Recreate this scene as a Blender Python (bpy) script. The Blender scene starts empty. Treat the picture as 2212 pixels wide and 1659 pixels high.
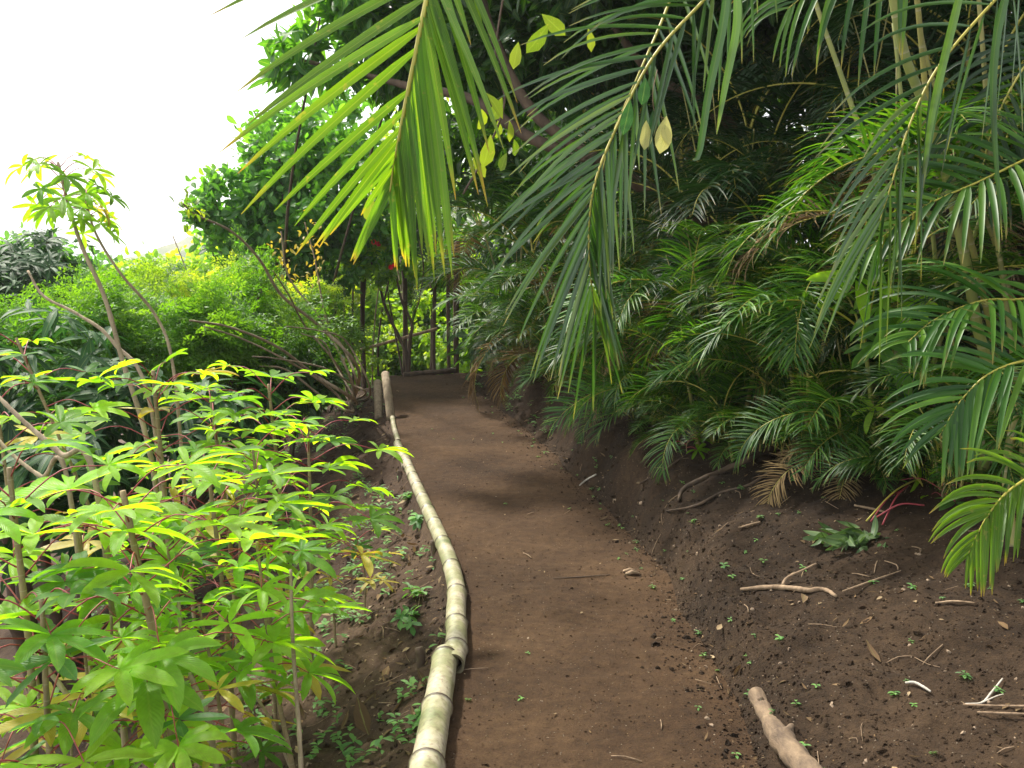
import bpy, math, random
import numpy as np
from mathutils import Vector

sc = bpy.context.scene
col = sc.collection
rng = np.random.default_rng(11)
random.seed(11)

# ------------------------------------------------------------------ camera
CAM = np.array([0.0, 0.0, 1.5]); PITCH = math.radians(8.0); FPX = 2160.0; CU, CV = 1106.0, 829.5
cd = bpy.data.cameras.new('camera'); cam = bpy.data.objects.new('camera', cd); col.objects.link(cam)
cam.location = CAM; cam.rotation_euler = (math.radians(90) - PITCH, 0, 0)
cd.sensor_width = 36; cd.lens = 36 * FPX / 2212; cd.clip_start = 0.05; cd.clip_end = 2000
sc.camera = cam

# ------------------------------------------------------------------ light
SUN_EL, SUN_AZ = math.radians(50), math.radians(-42)      # azimuth from +Y towards +X
w = bpy.data.worlds.new('World'); sc.world = w; w.use_nodes = True
nt = w.node_tree; bg = nt.nodes['Background']
sky = nt.nodes.new('ShaderNodeTexSky'); sky.sky_type = 'NISHITA'; sky.sun_disc = False
sky.sun_elevation = SUN_EL; sky.sun_rotation = SUN_AZ; sky.dust_density = 4.0; sky.air_density = 1.2
mixw = nt.nodes.new('ShaderNodeMixRGB'); mixw.inputs[0].default_value = 0.62
mixw.inputs[2].default_value = (9.5, 9.7, 9.8, 1)        # bright thin cloud over the blue
nt.links.new(sky.outputs[0], mixw.inputs[1]); nt.links.new(mixw.outputs[0], bg.inputs[0])
bg.inputs[1].default_value = 0.15
sd = bpy.data.lights.new('sun', 'SUN'); sun = bpy.data.objects.new('sun', sd); col.objects.link(sun)
sd.energy = 4.8; sd.angle = math.radians(4); sd.color = (1, .95, .85)
sv = Vector((math.sin(SUN_AZ) * math.cos(SUN_EL), math.cos(SUN_AZ) * math.cos(SUN_EL), math.sin(SUN_EL)))
sun.rotation_euler = sv.to_track_quat('Z', 'Y').to_euler()
sc.view_settings.view_transform = 'Standard'; sc.view_settings.look = 'None'
sc.view_settings.exposure = 0.8; sc.view_settings.gamma = 1.0; sc.view_settings.use_curve_mapping = False

HAZE = 0.0008
# ------------------------------------------------------------------ helpers
def P(u, v, d):
    """world point seen at photo position (u,v) at depth d metres ahead"""
    x = (u - CU) / FPX; yu = (CV - v) / FPX; c, s = math.cos(PITCH), math.sin(PITCH)
    dy = c + yu * s; dz = -s + yu * c
    k = d / dy
    return np.array([x * k, d, 1.5 + dz * k])

def Gz(u, v, z=0.0):
    a = P(u, v, 1.0); k = (z - 1.5) / (a[2] - 1.5)
    return a[0] * k, k

def sm(t):
    t = np.clip(t, 0, 1); return t * t * (3 - 2 * t)

def _h(i, j, s):
    n = (i * 374761393 + j * 668265263 + s * 974634777) & 0x7fffffff
    n = ((n ^ (n >> 13)) * 1274126177) & 0x7fffffff
    return ((n ^ (n >> 16)) & 0xffff) / 65535.0

def noise2(x, y, s=0):
    x = np.asarray(x, float); y = np.asarray(y, float)
    i = np.floor(x).astype(np.int64); j = np.floor(y).astype(np.int64)
    f = x - i; g = y - j; f = f * f * (3 - 2 * f); g = g * g * (3 - 2 * g)
    a = _h(i, j, s); b = _h(i + 1, j, s); c = _h(i, j + 1, s); d = _h(i + 1, j + 1, s)
    return (a + (b - a) * f + (c - a) * g + (a - b - c + d) * f * g) * 2 - 1

LE = [Gz(*p) for p in [(925, 1659), (948, 1530), (962, 1440), (985, 1380), (985, 1300), (980, 1240), (965, 1190), (935, 1130),
                       (905, 1070), (880, 1010), (864, 965), (852, 920), (843, 870), (834, 815)]]
RE = [Gz(*p) for p in [(1640, 1659), (1580, 1500), (1500, 1350), (1440, 1240), (1360, 1150), (1270, 1060), (1190, 975),
                       (1120, 915), (1060, 870), (1015, 832)]]
LY = np.array([p[1] for p in LE]); LX = np.array([p[0] for p in LE])
RY = np.array([p[1] for p in RE]); RX = np.array([p[0] for p in RE])
def xl(y): return np.interp(y, LY, LX) - np.clip(y - LY[-1], 0, 40) * 0.1
def xr(y): return np.interp(y, RY, RX) + 0.03 * noise2(np.asarray(y) * 2.3, 0.5, 3) + np.clip(y - RY[-1], 0, 40) * 0.25

def terrain(x, y):
    x = np.asarray(x, float); y = np.asarray(y, float)
    a, b = xl(y), xr(y)
    dr = np.clip(x - b, 0, None); dl = np.clip(a - x, 0, None)
    cut = np.interp(y, [0, 2.8, 4, 5.5, 8, 11, 14], [.10, .13, .20, .27, .30, .30, .2])
    wob = np.interp(y, [3, 6, 9, 12], [.11, .17, .42, .6]) * (1 + .4 * noise2(x * 3, y * 3, 7))
    z = cut * sm(dr / wob) + 0.30 * np.clip(dr - .08, 0, 4) + 0.42 * np.clip(dr - 4.08, 0, 16)
    z -= 0.09 * sm(dl / .07) + 0.50 * np.clip(dl - .04, 0, 5) + 0.28 * np.clip(dl - 5.04, 0, 30)
    e = np.clip(y - 11.45 - 0.5 * np.clip(x + .9, 0, 1) + 0.0 * x, 0, None)
    z -= (0.30 * sm(e / .35) + 0.22 * np.clip(e, 0, 16)) * (1 - 0.75 * sm((dr - .6) / 2))
    off = sm(dr / .25) + sm(dl / .25)
    ong = 1 - np.clip(off, 0, 1)
    z += off * (0.045 * noise2(x * 1.6, y * 1.6, 1) + 0.022 * noise2(x * 5, y * 5, 2))
    z += 0.012 * noise2(x * 2.2, y * 2.2, 4) + .006 * noise2(x * 5.5, y * 4.5, 9) + (0.004 + .008 * off) * noise2(x * 14, y * 14, 5) + (0.002 + .003 * off) * noise2(x * 37, y * 37, 6)
    z += np.exp(-((dr - .15) / .16) ** 2) * sm(dr / .04) * .035 * noise2(y * 11, dr * 2.5, 12) + off * .010 * noise2(x * 8, y * 8, 13)
    # crumbled edge of the cut
    z += np.exp(-((dr - .08) / .1) ** 2) * sm(dr / .04) * 0.03 * noise2(x * 9, y * 5, 8)
    return z

def T(x, y): return float(terrain(x, y))

def G(u, v):
    """ground point seen at photo position (u,v)"""
    k = np.linspace(1.5, 20, 3000)
    a = P(u, v, 1.0)
    X = a[0] * k; Z = 1.5 + (a[2] - 1.5) * k
    h = terrain(X, k)
    i = int(np.argmax(Z < h)) if (Z < h).any() else len(k) - 1
    return np.array([X[i], k[i], h[i]])

class Buf:
    def __init__(s): s.v = []; s.f = []; s.uv = []; s.t = []; s.n = 0
    def add(s, v, f, uv=None, tone=0.5):
        v = np.asarray(v, float).reshape(-1, 3); f = np.asarray(f, np.int64).reshape(-1, 4)
        s.v.append(v); s.f.append(f + s.n); s.n += len(v)
        s.uv.append(np.zeros((len(v), 2)) if uv is None else np.asarray(uv, float).reshape(-1, 2))
        s.t.append(np.broadcast_to(np.asarray(tone, float), (len(v),)).copy())
    def mesh(s, name, mat, smooth=True):
        v = np.concatenate(s.v); f = np.concatenate(s.f); uv = np.concatenate(s.uv); t = np.concatenate(s.t)
        m = bpy.data.meshes.new(name)
        m.vertices.add(len(v)); m.vertices.foreach_set('co', v.astype(np.float32).ravel())
        m.loops.add(f.size); m.loops.foreach_set('vertex_index', f.astype(np.int32).ravel())
        m.polygons.add(len(f)); m.polygons.foreach_set('loop_start', np.arange(0, f.size, 4, dtype=np.int32))
        m.polygons.foreach_set('loop_total', np.full(len(f), 4, np.int32))
        m.polygons.foreach_set('use_smooth', np.full(len(f), smooth))
        l = m.uv_layers.new(name='UVMap'); l.data.foreach_set('uv', uv[f.ravel()].astype(np.float32).ravel())
        a = m.attributes.new('tone', 'FLOAT', 'POINT'); a.data.foreach_set('value', t.astype(np.float32))
        m.update(calc_edges=True); m.materials.append(mat)
        return m
    def build(s, name, mat, parent=None, smooth=True, **kw):
        return link(name, s.mesh(name, mat, smooth), parent, **kw)

def link(name, mesh, parent=None, loc=None, rot=None, scale=None, **kw):
    o = bpy.data.objects.new(name, mesh); col.objects.link(o)
    if parent is not None: o.parent = parent
    if loc is not None: o.location = [float(q) for q in loc]
    if rot is not None: o.rotation_euler = rot
    if scale is not None: o.scale = (scale,) * 3 if np.isscalar(scale) else scale
    for k, v in kw.items(): o[k] = v
    return o

def thing(name, label, cat, loc=(0, 0, 0), group=None):
    o = bpy.data.objects.new(name, None); col.objects.link(o); o.location = [float(q) for q in loc]
    o.empty_display_size = .1
    o['label'] = label; o['category'] = cat
    if group: o['group'] = group
    return o

def nrm(a):
    a = np.asarray(a, float); return a / np.maximum(np.linalg.norm(a, axis=-1, keepdims=True), 1e-9)

def bez(pts, n):
    """smooth Catmull-Rom through pts, n samples"""
    p = np.asarray(pts, float)
    if len(p) == 2: return p[0] + (p[1] - p[0]) * np.linspace(0, 1, n)[:, None]
    q = np.vstack([2 * p[0] - p[1], p, 2 * p[-1] - p[-2]])
    s = np.linspace(0, len(p) - 1 - 1e-6, n); i = s.astype(int); t = (s - i)[:, None]
    a, b, c, d = q[i], q[i + 1], q[i + 2], q[i + 3]
    return .5 * ((2 * b) + (-a + c) * t + (2 * a - 5 * b + 4 * c - d) * t ** 2 + (-a + 3 * b - 3 * c + d) * t ** 3)

def tube(buf, pts, r, sides=8, tone=.5, cap=True, rough=0.0):
    p = np.asarray(pts, float); k = len(p); r = np.broadcast_to(np.asarray(r, float), (k,)).copy()
    if cap:
        p = np.vstack([p[0], p, p[-1]]); r = np.concatenate([[1e-4], r, [1e-4]]); k += 2
    t = nrm(np.gradient(p, axis=0)); 
    if cap: t[0] = t[1] = t[2]; t[-1] = t[-2] = t[-3]
    ref = np.array([0, 0, 1.0]) if abs(t[1][2]) < .9 else np.array([1.0, 0, 0])
    a = nrm(np.cross(t, ref)); b = np.cross(t, a)
    an = np.linspace(0, 2 * math.pi, sides, endpoint=False)
    rr = r[:, None] * (1 + rough * rng.normal(size=(k, sides)))
    V = p[:, None] + rr[..., None] * (np.cos(an)[None, :, None] * a[:, None] + np.sin(an)[None, :, None] * b[:, None])
    L = np.concatenate([[0], np.cumsum(np.linalg.norm(np.diff(p, axis=0), axis=1))])
    UV = np.stack(np.broadcast_arrays(an[None] / (2 * math.pi), L[:, None]), -1)
    i = np.arange(k - 1)[:, None] * sides; j = np.arange(sides)[None]; j2 = (j + 1) % sides
    F = np.stack([i + j, i + j2, i + sides + j2, i + sides + j], -1)
    buf.add(V, F, UV, tone)

def ribbon(p, wdir, wid, fold, nor):
    """leaf blade of three columns along p -> V,F,UV"""
    k = len(p); wdir = np.broadcast_to(wdir, p.shape); nor = np.broadcast_to(nor, p.shape)
    w_ = wid[:, None]
    V = np.stack([p - wdir * w_ + nor * w_ * fold, p, p + wdir * w_ + nor * w_ * fold], 1)
    s = np.linspace(0, 1, k)
    UV = np.stack([np.stack([np.full(k, c), s], -1) for c in (0, .5, 1)], 1)
    i = np.arange(k - 1) * 3
    F = np.concatenate([np.stack([i, i + 1, i + 4, i + 3], -1), np.stack([i + 1, i + 2, i + 5, i + 4], -1)])
    return V.reshape(-1, 3), F, UV.reshape(-1, 2)

def leaf_template(L=1, W=.3, k=5, fold=.25, curl=.25, shape='lance'):
    s = np.linspace(0, 1, k)
    wd = {'lance': np.sin(np.pi * np.clip(s, 0, 1) ** .8) ** .8, 'obov': np.sin(np.pi * s ** 1.35) ** .7,
          'round': np.sin(np.pi * (s * .94 + .03)) ** .5}[shape] * W / 2 + .008 * W
    p = np.stack([s * L, 0 * s, -curl * L * s ** 2], -1)
    return ribbon(p, np.array([0, 1.0, 0]), wd, fold, np.array([0, 0, 1.0]))

def frames(x, up, roll=None):
    """rotation matrices with X axis = x, Z close to up"""
    x = nrm(x); y = nrm(np.cross(up, x)); z = np.cross(x, y)
    if roll is not None:
        c, s = np.cos(roll)[:, None], np.sin(roll)[:, None]
        y, z = y * c + z * s, z * c - y * s
    return np.stack([x, y, z], -1)

def scatter(buf, tpl, pos, R, S, tone):
    if isinstance(tpl, list):
        R, S, tone = np.asarray(R), np.asarray(S), np.asarray(tone)
        for q, tq in enumerate(tpl): k = slice(q, None, len(tpl)); scatter(buf, tq, pos[k], R[k], S[k], tone[k])
        return
    V, F, UV = tpl; m, n = len(pos), len(V)
    W_ = np.einsum('mij,nj->mni', R, V) * np.asarray(S).reshape(m, 1, 1) + pos[:, None]
    FF = F[None] + (np.arange(m) * n)[:, None, None]
    buf.add(W_, FF, np.broadcast_to(UV, (m, n, 2)), np.repeat(tone, n))

# ------------------------------------------------------------------ materials
def newmat(name):
    m = bpy.data.materials.new(name); m.use_nodes = True; n = m.node_tree.nodes; n.clear()
    return m, n, m.node_tree.links
def ramp(n, stops):
    r = n.new('ShaderNodeValToRGB'); e = r.color_ramp.elements
    while len(e) < len(stops): e.new(.5)
    for q, (p_, c) in zip(e, stops): q.position = p_; q.color = (*c, 1)
    return r
def leaf_mat(name, stops, trans=(1.7, 1.9, .6), mixf=.4, rough=.42, spec=.5, vein=.25, objvar=.25, tips=None, spots=.0):
    m, n, L = newmat(name)
    at = n.new('ShaderNodeAttribute'); at.attribute_name = 'tone'
    r = ramp(n, stops); L.new(at.outputs['Fac'], r.inputs[0]); c = r.outputs[0]
    oi = n.new('ShaderNodeObjectInfo'); mr = n.new('ShaderNodeMapRange'); L.new(oi.outputs['Random'], mr.inputs[0])
    mr.inputs[3].default_value = 1 - objvar; mr.inputs[4].default_value = 1 + objvar
    tc = n.new('ShaderNodeTexCoord')
    ns = n.new('ShaderNodeTexNoise'); ns.inputs['Scale'].default_value = 9; ns.inputs['Detail'].default_value = 3; L.new(tc.outputs['Object'], ns.inputs['Vector'])
    m2 = n.new('ShaderNodeMapRange'); L.new(ns.outputs['Fac'], m2.inputs[0]); m2.inputs[3].default_value = .72; m2.inputs[4].default_value = 1.28
    mu = n.new('ShaderNodeMath'); mu.operation = 'MULTIPLY'; L.new(mr.outputs[0], mu.inputs[0]); L.new(m2.outputs[0], mu.inputs[1])
    vs = n.new('ShaderNodeVectorMath'); vs.operation = 'SCALE'; L.new(c, vs.inputs[0]); L.new(mu.outputs[0], vs.inputs['Scale']); c = vs.outputs[0]
    uv = n.new('ShaderNodeUVMap'); sx = n.new('ShaderNodeSeparateXYZ'); L.new(uv.outputs[0], sx.inputs[0])
    if vein:
        s = n.new('ShaderNodeMath'); s.operation = 'SUBTRACT'; L.new(sx.outputs[0], s.inputs[0]); s.inputs[1].default_value = .5
        ab = n.new('ShaderNodeMath'); ab.operation = 'ABSOLUTE'; L.new(s.outputs[0], ab.inputs[0])
        v = n.new('ShaderNodeMapRange'); L.new(ab.outputs[0], v.inputs[0]); v.inputs[1].default_value = .02; v.inputs[2].default_value = .07
        v.inputs[3].default_value = vein; v.inputs[4].default_value = 0
        mx = n.new('ShaderNodeMixRGB'); L.new(v.outputs[0], mx.inputs[0]); L.new(c, mx.inputs[1]); mx.inputs[2].default_value = (.35, .42, .12, 1); c = mx.outputs[0]
    if tips:
        v = n.new('ShaderNodeMapRange'); L.new(sx.outputs[1], v.inputs[0]); v.inputs[1].default_value = .82; v.inputs[2].default_value = 1.0
        mu2 = n.new('ShaderNodeMath'); mu2.operation = 'MULTIPLY'; L.new(v.outputs[0], mu2.inputs[0])
        m3 = n.new('ShaderNodeMapRange'); L.new(ns.outputs['Fac'], m3.inputs[0]); m3.inputs[1].default_value = .4; m3.inputs[2].default_value = .6
        L.new(m3.outputs[0], mu2.inputs[1])
        mx = n.new('ShaderNodeMixRGB'); L.new(mu2.outputs[0], mx.inputs[0]); L.new(c, mx.inputs[1]); mx.inputs[2].default_value = (*tips, 1); c = mx.outputs[0]
    if spots:
        n3 = n.new('ShaderNodeTexNoise'); n3.inputs['Scale'].default_value = 45; n3.inputs['Detail'].default_value = 2; L.new(tc.outputs['Object'], n3.inputs['Vector'])
        m4 = n.new('ShaderNodeMapRange'); L.new(n3.outputs['Fac'], m4.inputs[0]); m4.inputs[1].default_value = .66; m4.inputs[2].default_value = .72; m4.inputs[4].default_value = spots
        mx = n.new('ShaderNodeMixRGB'); L.new(m4.outputs[0], mx.inputs[0]); L.new(c, mx.inputs[1]); mx.inputs[2].default_value = (.30, .27, .08, 1); c = mx.outputs[0]
    b = n.new('ShaderNodeBsdfPrincipled'); b.inputs['Roughness'].default_value = rough; b.inputs['Specular IOR Level'].default_value = spec
    L.new(c, b.inputs['Base Color'])
    if vein >= .15:
        a1 = n.new('ShaderNodeMath'); a1.operation = 'MULTIPLY_ADD'; L.new(sx.outputs[1], a1.inputs[0]); a1.inputs[1].default_value = 13
        a2 = n.new('ShaderNodeMath'); a2.operation = 'MULTIPLY'; L.new(ab.outputs[0], a2.inputs[0]); a2.inputs[1].default_value = -7; L.new(a2.outputs[0], a1.inputs[2])
        a3 = n.new('ShaderNodeMath'); a3.operation = 'PINGPONG'; L.new(a1.outputs[0], a3.inputs[0]); a3.inputs[1].default_value = .5
        bu = n.new('ShaderNodeBump'); bu.inputs['Strength'].default_value = .5; bu.inputs['Distance'].default_value = .004; L.new(a3.outputs[0], bu.inputs['Height']); L.new(bu.outputs[0], b.inputs['Normal'])
    tr = n.new('ShaderNodeBsdfTranslucent'); vm = n.new('ShaderNodeVectorMath'); vm.operation = 'MULTIPLY'
    L.new(c, vm.inputs[0]); vm.inputs[1].default_value = trans; L.new(vm.outputs[0], tr.inputs[0])
    ms = n.new('ShaderNodeMixShader'); ms.inputs[0].default_value = mixf; L.new(b.outputs[0], ms.inputs[1]); L.new(tr.outputs[0], ms.inputs[2])
    o = n.new('ShaderNodeOutputMaterial'); L.new(ms.outputs[0], o.inputs[0])
    return m

def bark_mat(name, a, b, scale=14, stretch=(1, 1, .25), bump=.6, rough=.85, rings=None):
    m, n, L = newmat(name)
    tc = n.new('ShaderNodeTexCoord'); mp = n.new('ShaderNodeMapping'); mp.inputs['Scale'].default_value = stretch
    L.new(tc.outputs['Object'], mp.inputs[0])
    ns = n.new('ShaderNodeTexNoise'); ns.inputs['Scale'].default_value = scale; ns.inputs['Detail'].default_value = 7; ns.inputs['Roughness'].default_value = .65
    L.new(mp.outputs[0], ns.inputs['Vector'])
    r = ramp(n, [(.3, a), (.7, b)]); L.new(ns.outputs['Fac'], r.inputs[0]); c = r.outputs[0]
    if rings:
        uv = n.new('ShaderNodeUVMap'); sx = n.new('ShaderNodeSeparateXYZ'); L.new(uv.outputs[0], sx.inputs[0])
        d = n.new('ShaderNodeMath'); d.operation = 'DIVIDE'; L.new(sx.outputs[1], d.inputs[0]); d.inputs[1].default_value = rings
        fr = n.new('ShaderNodeMath'); fr.operation = 'FRACT'; L.new(d.outputs[0], fr.inputs[0])
        g = n.new('ShaderNodeMapRange'); L.new(fr.outputs[0], g.inputs[0]); g.inputs[1].default_value = .0; g.inputs[2].default_value = .1; g.inputs[3].default_value = .8; g.inputs[4].default_value = 0
        mx = n.new('ShaderNodeMixRGB'); L.new(g.outputs[0], mx.inputs[0]); L.new(c, mx.inputs[1]); mx.inputs[2].default_value = (.32, .28, .17, 1); c = mx.outputs[0]
    p = n.new('ShaderNodeBsdfPrincipled'); p.inputs['Roughness'].default_value = rough; L.new(c, p.inputs['Base Color'])
    bu = n.new('ShaderNodeBump'); bu.inputs['Strength'].default_value = bump; bu.inputs['Distance'].default_value = .01
    L.new(ns.outputs['Fac'], bu.inputs['Height']); L.new(bu.outputs[0], p.inputs['Normal'])
    o = n.new('ShaderNodeOutputMaterial'); L.new(p.outputs[0], o.inputs[0])
    return m

def soil_mat(name, dark, mid, light, speck=.5):
    m, n, L = newmat(name)
    tc = n.new('ShaderNodeTexCoord')
    def nz(s, d=5, r=.6):
        q = n.new('ShaderNodeTexNoise'); q.inputs['Scale'].default_value = s; q.inputs['Detail'].default_value = d; q.inputs['Roughness'].default_value = r
        L.new(tc.outputs['Object'], q.inputs['Vector']); return q
    a = nz(1.3, 4); b = nz(22, 8, .75); c = nz(150, 4, .8)
    ad = n.new('ShaderNodeMath'); ad.operation = 'MULTIPLY_ADD'; L.new(b.outputs['Fac'], ad.inputs[0]); ad.inputs[1].default_value = .75
    s2 = n.new('ShaderNodeMath'); s2.operation = 'MULTIPLY'; L.new(a.outputs['Fac'], s2.inputs[0]); s2.inputs[1].default_value = .75
    L.new(s2.outputs[0], ad.inputs[2])
    s3 = n.new('ShaderNodeMath'); s3.operation = 'MULTIPLY_ADD'; L.new(c.outputs['Fac'], s3.inputs[0]); s3.inputs[1].default_value = .5; L.new(ad.outputs[0], s3.inputs[2])
    s4 = n.new('ShaderNodeMath'); s4.operation = 'SUBTRACT'; L.new(s3.outputs[0], s4.inputs[0]); s4.inputs[1].default_value = .49
    r = ramp(n, [(.28, dark), (.5, mid), (.78, light)]); L.new(s4.outputs[0], r.inputs[0])
    vo = n.new('ShaderNodeTexVoronoi'); vo.inputs['Scale'].default_value = 75; L.new(tc.outputs['Object'], vo.inputs['Vector'])
    lt = n.new('ShaderNodeMapRange'); L.new(vo.outputs['Distance'], lt.inputs[0]); lt.inputs[1].default_value = .16; lt.inputs[2].default_value = .24; lt.inputs[3].default_value = 1; lt.inputs[4].default_value = 0
    sp = n.new('ShaderNodeSeparateColor'); L.new(vo.outputs['Color'], sp.inputs[0])
    gt = n.new('ShaderNodeMath'); gt.operation = 'GREATER_THAN'; L.new(sp.outputs[0], gt.inputs[0]); gt.inputs[1].default_value = 1 - speck * .35
    mm = n.new('ShaderNodeMath'); mm.operation = 'MULTIPLY'; L.new(lt.outputs[0], mm.inputs[0]); L.new(gt.outputs[0], mm.inputs[1])
    sr = ramp(n, [(0, (.19, .11, .045)), (.5, (.13, .10, .07)), (1, (.26, .2, .14))]); L.new(sp.outputs[1], sr.inputs[0])
    mx = n.new('ShaderNodeMixRGB'); L.new(mm.outputs[0], mx.inputs[0]); L.new(r.outputs[0], mx.inputs[1]); L.new(sr.outputs[0], mx.inputs[2])
    p = n.new('ShaderNodeBsdfPrincipled'); p.inputs['Roughness'].default_value = .95; p.inputs['Specular IOR Level'].default_value = .2
    L.new(mx.outputs[0], p.inputs['Base Color'])
    hs = n.new('ShaderNodeMath'); hs.operation = 'MULTIPLY_ADD'; L.new(mm.outputs[0], hs.inputs[0]); hs.inputs[1].default_value = .5; L.new(s4.outputs[0], hs.inputs[2])
    bu = n.new('ShaderNodeBump'); bu.inputs['Strength'].default_value = .9; bu.inputs['Distance'].default_value = .02
    L.new(hs.outputs[0], bu.inputs['Height']); L.new(bu.outputs[0], p.inputs['Normal'])
    o = n.new('ShaderNodeOutputMaterial'); L.new(p.outputs[0], o.inputs[0])
    return m

M = {}
M['path'] = soil_mat('trodden_soil', (.033, .018, .009), (.064, .035, .0165), (.122, .070, .034), .5)
M['bank'] = soil_mat('loose_soil', (.014, .0085, .005), (.034, .020, .0105), (.078, .047, .025), .6)
M['slope'] = soil_mat('leafy_soil', (.025, .015, .009), (.062, .037, .022), (.13, .085, .05), .9)
M['cassava'] = leaf_mat('cassava_leaf', [(0, (.065, .18, .04)), (.3, (.16, .33, .035)), (.86, (.30, .50, .035)), (.9, (.45, .36, .03)), (1, (.55, .40, .03))],
                        trans=(2.15, 2.1, .35), mixf=.6, rough=.45, spec=.35, vein=.18, objvar=.22)
M['yellow'] = leaf_mat('yellowed_leaf', [(0, (.45, .38, .04)), (1, (.6, .45, .06))], trans=(1.3, 1.2, .7), mixf=.4)
M['paleleaf'] = leaf_mat('pale_dead_leaf', [(0, (.50, .48, .16)), (1, (.6, .55, .2))], trans=(1, 1, .7), mixf=.35)
M['petiole'] = bark_mat('red_petiole', (.20, .018, .03), (.33, .045, .05), 20, bump=.1, rough=.5)
M['stem'] = bark_mat('cassava_stem', (.14, .10, .05), (.34, .25, .13), 26, bump=.8, rings=.045)
M['graystem'] = bark_mat('bare_stem', (.16, .11, .065), (.40, .31, .20), 30, bump=.8, rings=.05)
M['bark'] = bark_mat('dark_bark', (.035, .022, .013), (.12, .075, .045), 12, bump=1)
M['log'] = bark_mat('peeled_wood', (.05, .03, .018), (.25, .17, .10), 26, (1, .35, 1), bump=1.0)
M['twig'] = bark_mat('dry_twig', (.12, .075, .04), (.34, .23, .14), 40, bump=.6)
M['bleached'] = bark_mat('bleached_twig', (.35, .3, .24), (.6, .54, .45), 40, bump=.4)
M['coco'] = leaf_mat('big_frond_leaflet', [(0, (.075, .17, .012)), (1, (.13, .26, .018))], trans=(2.3, 2.1, .5), mixf=.52, rough=.36, spec=.5, vein=.3, objvar=.2, tips=(.34, .22, .05), spots=.5)
M['rachis'] = bark_mat('yellow_rachis', (.30, .27, .03), (.42, .36, .06), 12, bump=.1, rough=.45)
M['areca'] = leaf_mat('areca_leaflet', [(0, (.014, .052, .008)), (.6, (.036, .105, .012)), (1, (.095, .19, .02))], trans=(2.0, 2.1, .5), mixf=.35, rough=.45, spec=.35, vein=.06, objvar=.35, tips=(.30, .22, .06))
M['arecadark'] = leaf_mat('areca_leaflet_dark', [(0, (.010, .034, .010)), (1, (.026, .07, .016))], trans=(1.8, 2, .6), mixf=.25, rough=.4, spec=.4, vein=.05, objvar=.3, tips=(.25, .18, .06))  # shade of the deep grove put into a darker areca leaflet colour
M['sheen'] = leaf_mat('glossy_frond_leaflet', [(0, (.022, .066, .014)), (.7, (.045, .11, .018)), (1, (.11, .17, .035))], trans=(2.0, 2.2, .5), mixf=.3, rough=.36, spec=.8, vein=.08, objvar=.2, tips=(.30, .24, .08))
M['cane'] = bark_mat('palm_cane', (.10, .11, .03), (.32, .27, .06), 9, bump=.2, rough=.5, rings=.13)
M['canegray'] = bark_mat('palm_cane_grey', (.13, .16, .035), (.30, .29, .07), 9, bump=.2, rough=.5, rings=.13)
M['round'] = leaf_mat('glossy_broad_leaf', [(0, (.035, .10, .025)), (.6, (.075, .20, .03)), (1, (.18, .34, .045))], trans=(2.2, 2.3, .6), mixf=.5, rough=.42, spec=.4)
M['mango'] = leaf_mat('dark_long_leaf', [(0, (.016, .05, .018)), (1, (.045, .12, .032))], trans=(1.5, 2, .8), mixf=.25, rough=.5, spec=.25)
M['feather'] = leaf_mat('feathery_leaf', [(0, (.06, .17, .02)), (.6, (.14, .31, .03)), (1, (.27, .46, .06))], trans=(1.9, 1.9, .4), mixf=.5, rough=.5, spec=.35, vein=0)
M['dark'] = leaf_mat('canopy_leaf', [(0, (.018, .06, .013)), (.7, (.045, .13, .018)), (.93, (.12, .2, .02)), (1, (.35, .36, .03))], trans=(2.2, 2.2, .4), mixf=.4, rough=.38, spec=.6)
M['lime'] = leaf_mat('sunlit_leaf', [(0, (.05, .14, .015)), (.5, (.16, .30, .025)), (1, (.42, .52, .07))], trans=(2.2, 2.0, .4), mixf=.5, rough=.4, spec=.5)  # sunlight on the far shrubs put into a brighter leaf colour
M['climber'] = leaf_mat('climber_leaf', [(0, (.07, .13, .02)), (1, (.22, .26, .04))], trans=(1.5, 1.6, .4), mixf=.35, rough=.5, spec=.3, spots=.8)
M['herb'] = leaf_mat('seedling_leaf', [(0, (.07, .20, .05)), (1, (.16, .34, .07))], trans=(1.8, 1.9, .5), mixf=.35, rough=.45, vein=.15)
M['flower'] = leaf_mat('red_petal', [(0, (.6, .01, .03)), (1, (.75, .03, .05))], trans=(1.2, 1, 1), mixf=.4, vein=0)
M['hill'] = bark_mat('scrubby_hillside', (.05, .085, .03), (.20, .19, .11), .15, (1, 1, 1), bump=.3)
M['litter'] = leaf_mat('dry_leaf_litter', [(0, (.07, .04, .02)), (.6, (.20, .12, .06)), (1, (.40, .29, .17))], trans=(.9, .8, .6), mixf=.15, rough=.8, spec=.2)

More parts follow.
